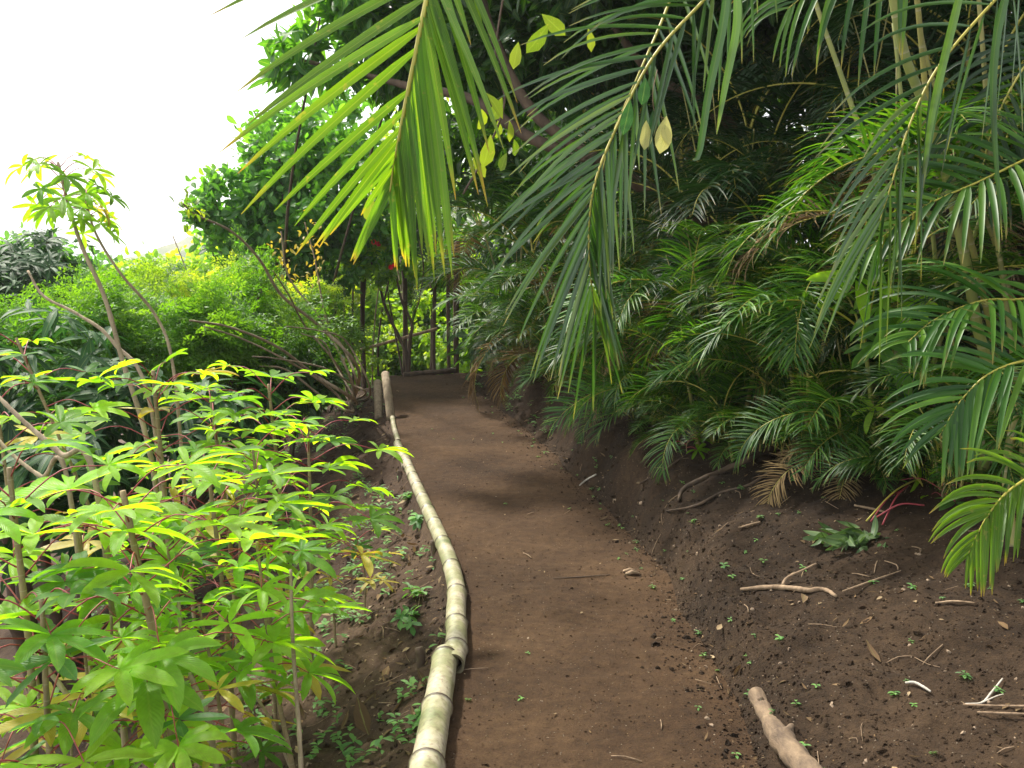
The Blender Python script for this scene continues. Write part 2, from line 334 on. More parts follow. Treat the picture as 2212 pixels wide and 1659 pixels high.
def bamboo_mat():
    m, n, L = newmat('bamboo_culm')
    tc = n.new('ShaderNodeTexCoord'); at = n.new('ShaderNodeAttribute'); at.attribute_name = 'tone'
    ns = n.new('ShaderNodeTexNoise'); ns.inputs['Scale'].default_value = 7; ns.inputs['Detail'].default_value = 6; ns.inputs['Roughness'].default_value = .6; L.new(tc.outputs['Object'], ns.inputs['Vector'])
    r = ramp(n, [(.3, (.125, .145, .06)), (.47, (.26, .245, .13)), (.6, (.40, .35, .25)), (.75, (.24, .17, .11))]); L.new(ns.outputs['Fac'], r.inputs[0])
    n2 = n.new('ShaderNodeTexNoise'); n2.inputs['Scale'].default_value = 60; n2.inputs['Detail'].default_value = 5; L.new(tc.outputs['Object'], n2.inputs['Vector'])
    m2 = n.new('ShaderNodeMapRange'); L.new(n2.outputs['Fac'], m2.inputs[0]); m2.inputs[1].default_value = .50; m2.inputs[2].default_value = .68; m2.inputs[4].default_value = .55
    mx = n.new('ShaderNodeMixRGB'); L.new(m2.outputs[0], mx.inputs[0]); L.new(r.outputs[0], mx.inputs[1]); mx.inputs[2].default_value = (.12, .08, .05, 1)
    mx2 = n.new('ShaderNodeMixRGB'); L.new(at.outputs['Fac'], mx2.inputs[0]); L.new(mx.outputs[0], mx2.inputs[1]); mx2.inputs[2].default_value = (.05, .028, .016, 1)
    p = n.new('ShaderNodeBsdfPrincipled'); p.inputs['Roughness'].default_value = .5; L.new(mx2.outputs[0], p.inputs['Base Color'])
    bu = n.new('ShaderNodeBump'); bu.inputs['Strength'].default_value = .3; bu.inputs['Distance'].default_value = .004; L.new(n2.outputs['Fac'], bu.inputs['Height']); L.new(bu.outputs[0], p.inputs['Normal'])
    o = n.new('ShaderNodeOutputMaterial'); L.new(p.outputs[0], o.inputs[0]); return m
M['bamboo'] = bamboo_mat()

# ------------------------------------------------------------------ terrain sheets
def rows():
    y = [-12.0, -6, -2, 0, 1.0, 1.5]; v = 1.8
    while v < 14: y.append(v); v *= 1.0052
    while v < 40: y.append(v); v *= 1.04
    while v < 500: y.append(v); v *= 1.25
    return np.array(y)
YR = rows()
def sheet(name, offs, mat, base):
    X = np.stack([(xl(YR) if base == 'l' else xr(YR)) + o for o in offs], 1) if base != 'p' else xl(YR)[:, None] + (xr(YR) - xl(YR))[:, None] * offs[None]
    Yg = np.broadcast_to(YR[:, None], X.shape); Z = terrain(X, Yg)
    far = sm((Yg - 40) / 100); Z = Z * (1 - far) + far * np.minimum(Z, -7)
    a, b = X.shape; i = np.arange(a - 1)[:, None] * b; j = np.arange(b - 1)[None]
    F = np.stack([i + j, i + j + 1, i + b + j + 1, i + b + j], -1)
    bf = Buf(); bf.add(np.stack([X, Yg, Z], -1), F)
    o = bf.build(name, mat); o['kind'] = 'structure'
def geo(a, b, n): return a * (b / a) ** (np.arange(n) / (n - 1))
sheet('path', np.linspace(0, 1, 110), M['path'], 'p')
sheet('earth_bank', np.concatenate([[0], np.cumsum(geo(.006, .03, 130)), np.sum(geo(.006, .03, 130)) + geo(.05, 400, 60)]), M['bank'], 'r')
sheet('hillside', -np.concatenate([[0], np.cumsum(geo(.008, .03, 130)), np.sum(geo(.008, .03, 130)) + geo(.05, 400, 60)])[::-1], M['slope'], 'l')

# far hill
def hill(name, x0, x1, y0, h, seed, mat):
    X, Y = np.meshgrid(np.linspace(0, 1, 90), np.linspace(0, 1, 40))
    prof = np.interp(X, [0, .12, .3, .5, .75, 1], [0, .25, .55, .8, 1, .9])
    Z = -8 + (h + 8) * prof * np.sin(np.pi * np.clip(Y * .9 + .05, 0, 1)) ** .8 + 1.2 * noise2(X * 22, Y * 9, seed) * prof + .6 * noise2(X * 60, Y * 30, seed + 1)
    i = np.arange(39)[:, None] * 90; j = np.arange(89)[None]
    b = Buf(); b.add(np.stack([x0 + X * (x1 - x0), y0 + Y * 90, Z], -1), np.stack([i + j, i + j + 1, i + 91 + j, i + 90 + j], -1))
    o = b.build(name, mat); o['kind'] = 'structure'
hill('hill', -85, 30, 150, 17, 5, M['hill'])

# ------------------------------------------------------------------ clods, litter, ground cover
def rock_tpl(k=6):
    th = np.linspace(0, 2 * np.pi, 6, endpoint=False); rows_ = [(-.5, .55), (0, 1), (.5, .6)]
    V = [(r * math.cos(t), r * math.sin(t), z * .8) for z, r in rows_ for t in th] + [(0, 0, .62)]
    V = np.array(V) * (1 + .18 * rng.normal(size=(len(V), 1)))
    F = [(r * 6 + j, r * 6 + (j + 1) % 6, (r + 1) * 6 + (j + 1) % 6, (r + 1) * 6 + j) for r in range(2) for j in range(6)]
    F += [(12, 13, 14, 18), (14, 15, 16, 18), (16, 17, 12, 18)]
    return V, np.array(F), np.zeros((len(V), 2))
def rand_frames(n):
    return frames(rng.normal(size=(n, 3)), rng.normal(size=(n, 3)) + 1e-3)
def ground_pts(n, kind, ymax=11.3, ymin=2.3):
    y = ymin * (ymax / ymin) ** rng.random(n)
    if kind == 'path': x = xl(y) + (xr(y) - xl(y)) * rng.random(n)
    elif kind == 'bank': x = xr(y) + rng.random(n) ** 1.3 * (1.0 + .25 * y)
    elif kind == 'foot': x = xr(y) + rng.normal(size=n) * .09
    else: x = xl(y) - .04 - rng.random(n) ** 1.2 * 2.2
    return np.stack([x, y, terrain(x, y)], -1)
def stuff(name, bf, mat, smooth=True):
    o = bf.build(name, mat, smooth=smooth); o['kind'] = 'stuff'; return o
b = Buf()
for kind, n, s in (('bank', 24000, .0030), ('foot', 4000, .0034), ('slope', 4500, .005)):
    p = ground_pts(n, kind)
    S = s * np.exp(rng.normal(size=n) * .55)
    for q in range(2):
        k = slice(q, None, 2); scatter(b, rock_tpl(), p[k], rand_frames(len(p[k])), S[k], rng.random(len(p[k])))
stuff('soil_crumbs', b, M['bank'], False)
b = Buf()
p = ground_pts(5000, 'path'); S = .0024 * np.exp(rng.normal(size=5000) * .5)
scatter(b, rock_tpl(), p, rand_frames(5000), S, rng.random(5000))
stuff('path_crumbs', b, M['path'], False)
b = Buf()
for kind, n, s in (('path', 60, .003), ('bank', 450, .0052), ('foot', 90, .0045), ('slope', 350, .007)):
    p = ground_pts(n, kind); S = s * np.exp(rng.normal(size=n) * .5)
    scatter(b, rock_tpl(), p, rand_frames(n), S, rng.random(n))
pebm = bark_mat('pebble', (.14, .085, .045), (.34, .25, .17), 60, (1, 1, 1), .3)
stuff('pebbles', b, pebm, False)
b = Buf()
for kind, n, s in (('path', 130, .012), ('bank', 900, .02), ('foot', 160, .018), ('slope', 2600, .035)):
    p = ground_pts(n, kind); p[:, 2] += .004
    d = rng.normal(size=(n, 3)) * [1, 1, .25]; up = np.array([0, 0, 1.0]) + rng.normal(size=(n, 3)) * .35
    for q, (W, cu) in enumerate([(.45, .3), (.12, .1), (.3, -.4)]):
        k = slice(q, None, 3); scatter(b, leaf_template(1, W, 4, .3, cu), p[k], frames(d[k], up[k]), s * np.exp(rng.normal(size=len(p[k])) * .5), rng.random(len(p[k])))
stuff('leaf_litter', b, M['litter'])
b = Buf()
for kind, n in (('path', 10), ('bank', 120), ('foot', 16), ('slope', 300)):
    for p in ground_pts(n, kind):
        L_ = rng.uniform(.02, .10) * (1.3 if kind == 'slope' else 1); a = rng.random() * 6.28; q = p + L_ * np.array([math.cos(a), math.sin(a), 0])
        mid = (p + q) / 2 + rng.normal(size=3) * .008; q[2] = T(q[0], q[1]) + .005; mid[2] = T(mid[0], mid[1]) + .008; p[2] += .004
        tube(b, bez([p, mid, q], 5), rng.uniform(.0008, .0022), 5)
stuff('twig_litter', b, M['twig'])

# young weeds: tiny plants of four to seven leaves
def weed_mesh(k, size, seed):
    r = np.random.default_rng(seed); b = Buf(); h = size * .7
    tube(b, bez([(0, 0, -.01), (.1 * h, 0, h * .5), (0, .1 * h, h)], 4), size * .03, 5, .3)
    n = k; a = r.random() * 6 + np.arange(n) * 2.4; z = np.linspace(.35, 1, n) * h
    d = np.stack([np.cos(a), np.sin(a), r.uniform(.0, .5, n)], -1)
    scatter(b, leaf_template(1, .5, 5, .2, .35, 'obov'), np.stack([0 * a, 0 * a, z], -1), frames(d, np.array([[0, 0, 1.0]] * n)), size * r.uniform(.7, 1.2, n), r.random(n))
    return b.mesh('weed', M['herb'])
weeds = [weed_mesh(k, 1.0, 40 + k) for k in (4, 5, 6, 7)]
def weed(p, s, label, group, name='weed_seedling'):
    o = link(name, weeds[rng.integers(4)], None, p, (rng.normal() * .15, rng.normal() * .15, rng.random() * 6), s)
    o['label'] = label; o['category'] = 'weed'; o['group'] = group; return o
for p in ground_pts(150, 'bank', 10.5):
    if p[0] < xr(p[1]) + .03: continue
    weed(p, rng.uniform(.009, .022), 'tiny green weed seedling sprouting from the dark soil bank', 'seedlings scattered over the soil bank')
for p in ground_pts(60, 'foot', 10.5):
    weed(p, rng.uniform(.009, .020), 'tiny green weed seedling at the foot of the cut bank', 'seedlings along the foot of the bank')
for p in ground_pts(10, 'path', 9):
    weed(p, rng.uniform(.010, .016), 'tiny green weed seedling on the trodden path', 'seedlings on the path')
b = Buf()   # loose green growth over the left slope
y = 2.4 * (11.3 / 2.4) ** rng.random(1700); x = xl(y) - .05 - rng.random(1700) * 2.6
msk = noise2(x * 2.2, y * 1.6, 21) > -.25; x, y = x[msk], y[msk]; n0 = len(x)
for q in range(6):
    a = rng.random(n0) * 6.28; d = np.stack([np.cos(a), np.sin(a), rng.uniform(.1, .8, n0)], -1)
    scatter(b, leaf_template(1, .45, 5, .2, .4, 'obov'), np.stack([x, y, terrain(x, y) + rng.uniform(.005, .05, n0)], -1),
            frames(d, np.array([[0, 0, 1.0]] * n0)), rng.uniform(.018, .045, n0), rng.random(n0))
y = rng.uniform(5.2, 11.6, 700); x = xr(y) + .05 + rng.random(700) * 1.5
msk = noise2(x * 2.6, y * 1.8, 23) > .0; x, y = x[msk], y[msk]; n0 = len(x)
for q in range(6):
    a = rng.random(n0) * 6.28; d = np.stack([np.cos(a), np.sin(a), rng.uniform(.1, .8, n0)], -1)
    scatter(b, leaf_template(1, .45, 5, .2, .4, 'obov'), np.stack([x, y, terrain(x, y) + rng.uniform(.005, .06, n0)], -1),
            frames(d, np.array([[0, 0, 1.0]] * n0)), rng.uniform(.016, .045, n0), rng.random(n0))
stuff('ground_cover', b, M['herb'])
wl = ['leafy weed growing against the near bamboo pole, two broad upper leaves', 'leafy weed beside the upper part of the near bamboo pole',
      'bushy weed at the bend of the bamboo edging', 'small weed clump by the middle bamboo culm', 'low weed with round leaves beside the far bamboo',
      'weed at the bottom edge left of the near bamboo pole']
for (u, v, s), lb in zip([(885, 1350, .055), (900, 1290, .04), (905, 1130, .05), (880, 1080, .04), (1160, 815, .07), (895, 1570, .045)], wl):
    p = G(u, v); t = thing('leafy_weed', lb, 'weed', p)
    for k in range(4):
        link('sprig', weeds[rng.integers(4)], t, rng.normal(size=3) * [.03, .04, 0] * (s / .05) + [0, 0, .01], (rng.normal() * .3, rng.normal() * .3, rng.random() * 6), s * rng.uniform(.7, 1.3))

# ------------------------------------------------------------------ bamboo edging
def bamboo(name, label, px, r0, r1, nodes, lift=.035, seed=0):
    pts = []
    for u, v in px:
        x, y = Gz(u, v, lift); pts.append((x, y, lift + .0))
    c = bez(pts, 140); c[:, 2] = r0 * (.62 if r0 > .03 else .2)
    L = np.concatenate([[0], np.cumsum(np.linalg.norm(np.diff(c, axis=0), axis=1))]); tot = L[-1]
    s = np.linspace(0, tot, 150); nd = np.array(nodes) * tot
    s = np.unique(np.concatenate([s] + [nd + e for e in (-.014, -.006, -.002, .002, .006, .014)])); s = s[(s >= 0) & (s <= tot)]
    p = np.stack([np.interp(s, L, c[:, k]) for k in range(3)], -1)
    dn = np.min(np.abs(s[:, None] - nd[None]), axis=1); r = r0 + (r1 - r0) * s / tot
    r = r * (1 + .13 * np.exp(-(dn / .007) ** 2) - .0 * dn) - .03 * r * np.sin(np.clip(dn / .2, 0, 1) * np.pi)
    b = Buf(); k = len(s); sides = 20
    t = nrm(np.gradient(p, axis=0)); t[:] = t; a = nrm(np.cross(t, [0, 0, 1.0])); bb = np.cross(a, t)
    an = np.linspace(0, 2 * math.pi, sides, endpoint=False)
    V = p[:, None] + r[:, None, None] * (np.cos(an)[None, :, None] * a[:, None] + np.sin(an)[None, :, None] * bb[:, None])
    tone = np.clip(1.3 * np.exp(-((dn - .002) / .004) ** 2), 0, 1)
    i = np.arange(k - 1)[:, None] * sides; j = np.arange(sides)[None]; j2 = (j + 1) % sides
    b.add(V, np.stack([i + j, i + j2, i + sides + j2, i + sides + j], -1), None, np.repeat(tone, sides))
    for end, q in ((0, 1), (k - 1, -1)):      # hollow cut ends
        inner = p[end] + .78 * (V[end] - p[end]); deep = inner + q * t[end] * .05
        W = np.concatenate([V[end], inner, deep]); jj = np.arange(sides); j2 = (jj + 1) % sides
        b.add(W, np.concatenate([np.stack([jj, j2, sides + j2, sides + jj], -1), np.stack([sides + jj, sides + j2, 2 * sides + j2, 2 * sides + jj], -1)]), None, .6)
    o = b.build(name, M['bamboo'], label=label, category='bamboo'); o['group'] = 'bamboo culms edging the path'
    return o
bamboo('bamboo_pole', 'thick greenish bamboo pole edging the path nearest the camera', [(900, 1760), (921, 1659), (938, 1560), (952, 1480), (962, 1415)], .050, .046, [.25, .60, .97], seed=1)
bamboo('bamboo_pole', 'long pale curving bamboo culm with close dark rings along the path edge',
       [(978, 1432), (986, 1380), (985, 1320), (986, 1270), (972, 1210), (948, 1150), (918, 1085), (893, 1030), (875, 988)], .043, .032,
       [.04, .11, .21, .31, .42, .52, .60, .68, .76, .84, .90, .96])
bamboo('bamboo_pole', 'orange tinted broken bamboo piece at far end of pale culm', [(878, 1000), (868, 972), (858, 950)], .030, .029, [.3, .7])
bamboo('bamboo_pole', 'thin grey bamboo culm at the far narrow end of path', [(860, 945), (851, 915), (845, 880), (839, 845), (836, 818)], .020, .024, [.2, .45, .6, .8])
for px, lb in (([(806, 835), (812, 865), (818, 905)], 'pale weathered bamboo stub left of the gap beside far path edge'),
               ([(823, 818), (832, 845), (845, 905)], 'pale split bamboo stub leaning on the far path edge')):
    a = G(*px[-1]); q = [a] + [a + np.array([P(u, v, a[1])[0] - a[0] , .15 * i, (P(u, v, a[1])[2] - a[2])]) for i, (u, v) in enumerate(px[1::-1], 1)]
    b = Buf(); tube(b, bez(q, 24), .038 * (1 + .08 * (np.arange(24) % 8 == 0)), 14)
    b.build('bamboo_stub', M['graystem'], label=lb, category='bamboo')
for u, v, lb in ((935, 1200, 'short wooden peg holding the bamboo at its bend'), (862, 1040, 'dark peg behind the orange tinted bamboo piece'), (905, 1440, 'rotten wooden peg left of the near bamboo joint')):
    p = G(u, v); b = Buf(); tube(b, bez([p - [0, 0, .1], p + [.01, 0, .0], p + [.0, .01, .075]], 8), [.02, .02, .02, .019, .019, .018, .018, .016], 9, rough=.12)
    b.build('wooden_peg', M['bark'], label=lb, category='peg')

# ------------------------------------------------------------------ sticks, roots, log
def stick(name, label, cat, px, r, mat='twig', lift=.01, sub=(), sides=8, rough=.08, n=26, kill=None):
    pts = [G(u, v) + [0, 0, lift] for u, v in px]
    b = Buf(); tube(b, bez(pts, n), np.interp(np.linspace(0, 1, n), np.linspace(0, 1, len(r)), r), sides, rough=rough)
    o = b.build(name, M[mat], label=label, category=cat)
    for spx, sr in sub:
        q = Buf(); tube(q, bez([G(u, v) + [0, 0, lift + .015 * i] for i, (u, v) in enumerate(spx)], 12), np.linspace(sr, sr * .5, 12), 7, rough=rough)
        q.build('side_branch', M[mat], o)
    return o
stick('fallen_branch', 'brown crooked branch lying on the bank with a thin fork', 'branch', [(1600, 1279), (1650, 1275), (1700, 1277), (1745, 1283), (1770, 1278), (1790, 1283), (1805, 1295)],
      [.006, .009, .009, .010, .008, .008, .006], sub=[([(1690, 1272), (1700, 1262), (1735, 1254), (1762, 1248)], .006)])
stick('straw', 'thin straight reddish stalk right of the brown crooked branch', 'stalk', [(1820, 1285), (1880, 1262), (1945, 1240)], [.003, .004, .002])
stick('root', 'thick curved exposed root below the palm clumps', 'root', [(1465, 1085), (1475, 1062), (1510, 1042), (1560, 1022), (1610, 1000), (1660, 975), (1700, 955)], [.006, .013, .016, .018, .02, .022, .024], 'bark', .008)
stick('root', 'long slender dark root below the thick curved root', 'root', [(1440, 1106), (1500, 1096), (1560, 1068), (1620, 1050), (1680, 1010), (1720, 985)], [.004, .007, .008, .008, .009, .01], 'bark', .006)
stick('root', 'thin root looping toward the middle palm clump base', 'root', [(1380, 1050), (1430, 1020), (1500, 975), (1540, 955)], [.003, .005, .006, .008], 'bark', .006)
stick('bleached_twig', 'white bleached bent twig on dark soil at right', 'twig', [(1955, 1483), (1975, 1482), (1995, 1492), (2010, 1502)], [.003, .004, .004, .003], 'bleached')
stick('bleached_twig', 'white forked twig lying near the right edge', 'twig', [(2085, 1530), (2120, 1528), (2140, 1505), (2165, 1475)], [.002, .003, .003, .002], 'bleached', sub=[([(2120, 1528), (2150, 1524), (2165, 1530)], .002)])
stick('straw', 'straight straw coloured stalk at the right edge, upper one', 'stalk', [(2080, 1530), (2150, 1533), (2230, 1533)], [.003, .003, .003])
stick('straw', 'straight straw coloured stalk at the right edge, lower one', 'stalk', [(2110, 1547), (2170, 1550), (2230, 1552)], [.003, .0035, .003])
stick('fallen_twig', 'pale broken twig at the foot of the cut bank', 'twig', [(1252, 1052), (1268, 1040), (1288, 1030)], [.004, .006, .005], 'bleached')
stick('fallen_twig', 'short grey twig halfway up the soil bank', 'twig', [(1595, 1146), (1620, 1140), (1642, 1134)], [.003, .004, .003])
stick('fallen_twig', 'long dark twig lying flat across the path', 'twig', [(1195, 1251), (1250, 1249), (1318, 1243)], [.002, .003, .002], 'bark', .004)
stick('fallen_twig', 'red brown twig under the bright hanging frond', 'twig', [(2020, 1310), (2060, 1306), (2105, 1312)], [.003, .004, .002])
stick('fallen_twig', 'brown twig beside the wilted leaf bundle', 'twig', [(1845, 1098), (1880, 1105), (1912, 1112)], [.004, .006, .004])
for u, v, lb in ((1365, 1243, 'dark brown bark scrap lying on the path'), (1360, 1238, 'small pale bark scrap beside the dark scrap on the path')):
    p = G(u, v); b = Buf(); tube(b, [p + [-.03, 0, .006], p + [0, .004, .012], p + [.035, -.002, .006]], [.006, .012, .006], 7, rough=.3); b.build('bark_scrap', M['twig'], label=lb, category='bark')
# log
pts = [P(1632, 1500, 2.93), P(1650, 1548, 2.86), P(1668, 1585, 2.80), P(1695, 1625, 2.72), P(1735, 1672, 2.62), P(1780, 1740, 2.50)]
for q in pts: q[2] = T(q[0], q[1]) + .022
g0 = [G(1632, 1515), G(1652, 1558), G(1675, 1600), G(1705, 1640), G(1745, 1690), G(1800, 1760)]
pts = [g + [0, 0, .026] for g in g0]
lg = thing('log', 'peeled pale brown log with a knotted stub lying at bottom right', 'log', pts[2] - [0, 0, .02])
b = Buf(); c = bez(pts, 50); s = np.linspace(0, 1, 50)
r = np.interp(s, [0, .08, .2, .35, .5, .7, 1], [.024, .028, .026, .029, .036, .034, .036]) * (1 + .05 * np.sin(s * 40))
r = r * (1 + .08 * noise2(s * 9, s * 0, 3) + .05 * noise2(s * 30, s * 0, 4)); tube(b, c - np.array(lg.location), r, 22, rough=.035); b.build('trunk', M['log'], lg)
p0 = c[24] - np.array(lg.location); b = Buf(); tube(b, bez([p0, p0 + [.024, .012, .022], p0 + [.036, .030, .030]], 8), np.linspace(.024, .007, 8), 9, rough=.1); b.build('knot_stub', M['log'], lg)
p0 = c[5] - np.array(lg.location); b = Buf(); tube(b, bez([p0, p0 + [-.005, -.02, .02], p0 + [-.004, -.03, .028]], 6), np.linspace(.014, .007, 6), 8, rough=.1); b.build('knot_stub', M['log'], lg)

# wilted bundle of big leaves
p = G(1850, 1172); t = thing('wilted_leaves', 'crumpled bundle of wilted green leaves lying on bank', 'leaves', p)
b = Buf()
for k in range(60):
    a = rng.random() * 6.28; rad = rng.random() ** .6
    pos = np.array([[math.cos(a) * .16 * rad, math.sin(a) * .10 * rad, .0 + .055 * (1 - rad) * rng.random() + .01]])
    d = np.array([[-.8 + rng.normal() * .7, -.3 + rng.normal() * .7, -.15 + rng.normal() * .25]])
    scatter(b, leaf_template(1, .38, 7, rng.uniform(-.8, 1.0), rng.uniform(-.2, .9)), pos, frames(d, rng.normal(size=(1, 3)) * .9 + [0, 0, .8]), [rng.uniform(.05, .10)], [rng.random() * .5])
M['wilt'] = leaf_mat('wilted_leaf', [(0, (.04, .085, .022)), (1, (.13, .20, .07))], trans=(1.2, 1.4, .6), mixf=.25, rough=.45, spec=.5)
b.build('leaf_heap', M['wilt'], t)
for (u, v), (u2, v2), c_ in (((1870, 1150), (1985, 1060), 'rachis'), ((1905, 1155), (1960, 1075), 'petiole'), ((1890, 1140), (1995, 1120), 'petiole'), ((1880, 1150), (1950, 1085), 'petiole')):
    a, q = G(u, v) + [0, 0, .04], G(u2, v2) + [0, 0, .05]; b = Buf(); tube(b, bez([a - p, (a + q) / 2 + [0, 0, .03] - p, q - p], 10), .0035, 6); b.build('stalk', M[c_], t)

# ------------------------------------------------------------------ frond generator
def frond_geo(rp, Nref, n, L0, aL, aR, droop, wid, r=rng, k=7, left=True, right=True, prof=None, t0=.12, vlift=.35, jit=.06, each=None, nR=None, lenR=1.0, fold=.5, twist=0.0, widR=None, twistR=None):
    rp = np.asarray(rp, float); m = 60; c = bez(rp, m); Tn = nrm(np.gradient(c, axis=0))
    buf = Buf()
    for side, ang, cnt, lk in ((1, aL, n, 1.0), (-1, aR, nR or n, lenR)):
        if (side > 0 and not left) or (side < 0 and not right): continue
        for i in range(cnt):
            if r.random() < .04: continue
            t = t0 + (1 - t0) * (i + .5 + r.normal() * .22) / cnt; t = min(max(t, 0), 1)
            f = t * (m - 1); q = int(min(f, m - 2)); base = c[q] + (c[q + 1] - c[q]) * (f - q); tg = Tn[q]
            N = nrm(Nref - np.dot(Nref, tg) * tg); S = np.cross(tg, N) * side
            a = np.interp(t, np.linspace(0, 1, len(ang)), ang) + r.normal() * jit
            lift = vlift + r.normal() * .12
            d = nrm(tg * math.cos(a) + (S * math.cos(lift) + N * math.sin(lift)) * math.sin(a))
            pr = (math.sin(math.pi * (.12 + .80 * t)) ** .7) if prof is None else np.interp(t, np.linspace(0, 1, len(prof)), prof)
            L = L0 * lk * pr * r.uniform(.86, 1.08) * (.6 if r.random() < .04 else 1); seg = L / (k - 1); pts = [base]; dd = d.copy(); dr = droop * r.uniform(.6, 1.4)
            for s_ in range(k - 1):
                dd = nrm(dd + np.array([0, 0, -1.0]) * dr * (s_ + .5) / k); pts.append(pts[-1] + dd * seg)
            pts = np.array(pts); tt = nrm(np.gradient(pts, axis=0)); nn = nrm(N + .4 * r.normal(size=3) * (jit * 4) + S * (twistR if twistR is not None and side < 0 else twist))
            wd = nrm(np.cross(tt, nn)); no = np.cross(wd, tt); s_ = np.linspace(0, 1, k)
            w_ = (widR if widR and side < 0 else wid) * (.35 + .65 * pr) * (np.minimum(1, .35 + s_ * 4) * (1 - s_ ** 2.2) ** .75 * .5) + .0006
            V, F, UV = ribbon(pts, wd, w_, fold, no)
            if each is not None:
                e = Buf(); e.add(V, F, UV, r.random()); each(e)
            else: buf.add(V, F, UV, r.random())
    return buf, c

# ---- the big bright frond hanging in front, each leaflet its own mesh
D1 = 2.1
rp = [P(975, -330, D1 + .35), P(942, -120, D1 + .12), P(921, 0, D1), P(901, 100, D1 - .03), P(873, 240, D1 - .04), P(858, 320, D1 - .03), P(848, 375, D1 + .0), P(842, 415, D1)]
hf = thing('palm_frond', 'bright yellow green palm frond hanging in front at top centre', 'palm frond', rp[0])
o0 = np.array(hf.location)
def each(e): e.v = [q - o0 for q in e.v]; e.build('leaflet', M['coco'], hf)
_, c = frond_geo(rp, np.array([.10, -1, .25]), 19, .58, [.76, .72, .68, .58, .42, .28], [.34, .34, .33, .30, .27, .2], .04, .0245, r=np.random.default_rng(5), k=9, t0=.05,
                 each=each, nR=34, lenR=.98, widR=.023, twistR=.45, vlift=.1, jit=.035, prof=[.95, .95, .93, .80, .60, .46, .36, .30], fold=.22)
b = Buf(); tube(b, c - o0, np.linspace(.0075, .0018, len(c)), 8); b.build('rachis', M['rachis'], hf)

# ------------------------------------------------------------------ areca palms
def arch(L, up, droop, n=9):
    """frond spine in the XZ plane starting at the origin"""
    a = up; p = [np.zeros(3)]; 
    for i in range(n): p.append(p[-1] + np.array([math.cos(a), 0, math.sin(a)]) * L / n); a -= droop / n * (1 + .6 * i / n)
    return np.array(p)
FV = []
for i in range(7):
    r = np.random.default_rng(100 + i); up, dr = [(1.2, 1.5), (1.0, 1.6), (.8, 1.5), (.6, 1.3), (1.3, 1.9), (.9, 1.9), (1.1, 1.2)][i]
    rp = arch(1.0, up, dr)
    bf, c = frond_geo(rp, np.array([-.3, 0, 1.0]), 44, .31, [1.25, 1.1, .9, .6], [1.25, 1.1, .9, .6],   .22 + .1 * r.random(), .0125, r=r, k=6, vlift=.35, t0=.18, jit=.11)
    rb = Buf(); tube(rb, c, np.linspace(.006, .0012, len(c)), 6)
    FV.append((bf.mesh('frond', M['areca']), rb.mesh('rachis', M['rachis'])))
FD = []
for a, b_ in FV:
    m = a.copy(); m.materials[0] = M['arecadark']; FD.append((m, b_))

M['deadfrond'] = leaf_mat('dead_brown_leaflet', [(0, (.10, .06, .025)), (1, (.26, .18, .08))], trans=(1, .9, .6), mixf=.2, rough=.7, spec=.2, vein=0)
FB = []
for a, b_ in FV:
    m = a.copy(); m.materials[0] = M['deadfrond']; FB.append((m, b_))
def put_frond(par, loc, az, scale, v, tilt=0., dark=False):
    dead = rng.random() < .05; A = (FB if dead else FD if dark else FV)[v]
    o = link('frond', A[0], par, loc, (rng.normal() * .25, tilt + (.8 if dead else 0), az), scale)
    if dead: o['label'] = 'dead brown frond hanging down'
    link('rachis', A[1], o); return o

def palm_clump(label, base, n_stem, hmin, hmax, nf, L=1.3, spread=.25, dark=False, lean=(0, 0), cane='cane', low=0, rs=.011, group='areca palm clumps on the bank'):
    t = thing('areca_palm', label, 'palm', base, group)
    for i in range(n_stem):
        a = rng.random() * 6.28; h = rng.uniform(hmin, hmax); r0 = rng.random() * .13
        p0 = np.array([math.cos(a) * r0, math.sin(a) * r0, -.08]); tip = np.array([math.cos(a) * (r0 + spread * h) + lean[0] * h, math.sin(a) * (r0 + spread * h) + lean[1] * h, h])
        pts = bez([p0, (p0 + tip) / 2 + [0, 0, h * .08], tip], 12); b = Buf(); tube(b, pts, np.linspace(rs * 1.3, rs * .7, 12), 8); b.build('stem', M[cane], t)
        for k in range(nf):
            az = a + k * 2.3 + rng.normal() * .4
            put_frond(t, tip - [0, 0, .03 * k], az, L * rng.uniform(.75, 1.15), rng.integers(7), rng.uniform(-.35, .35), dark)
    for i in range(n_stem // 2):
        a = rng.random() * 6.28; h = rng.uniform(hmin, hmax) * 1.5; e = np.array([math.cos(a) * .3 * h, math.sin(a) * .3 * h, h]); b = Buf(); tube(b, bez([(0, 0, -.05), e * .5 + [0, 0, .05 * h], e], 9), np.linspace(.006, .003, 9), 6); b.build('stem', M['cane'], t)
    for k in range(low):
        a = rng.random() * 6.28; put_frond(t, (math.cos(a) * .12, math.sin(a) * .12, .02), a, L * rng.uniform(.3, .7), rng.integers(7), rng.uniform(-.5, .2), dark)
    return t
def GB(u, v, back=0.0, side=0.0):
    p = G(u, v); x, y = p[0] + side, p[1] + back; return np.array([x, y, T(x, y)])
palm_clump('areca palm clump rooted above the thick curved root', GB(1545, 955), 5, .25, .9, 4, .85, .25, low=20)
palm_clump('areca palm clump rooted just right of the thick curved root', GB(1745, 985), 6, .3, 1.1, 4, .85, .22, low=20)
palm_clump('areca palm clump with slim grey canes above the wilted leaves', GB(1925, 1010), 5, .4, 1.3, 4, .9, .25, low=6, cane='canegray')
palm_clump('low bright areca palm where the bank overhangs mid path', GB(1395, 905), 4, .2, .7, 5, .8, .3, low=16)
palm_clump('bright areca palm beside the round leaved weed', GB(1250, 815), 5, .4, 1.3, 4, 1.1, .3, low=6)
palm_clump('far areca palm arching over the end of the path', GB(1120, 770, .3), 5, .6, 1.6, 4, 1.2, .28, low=4)
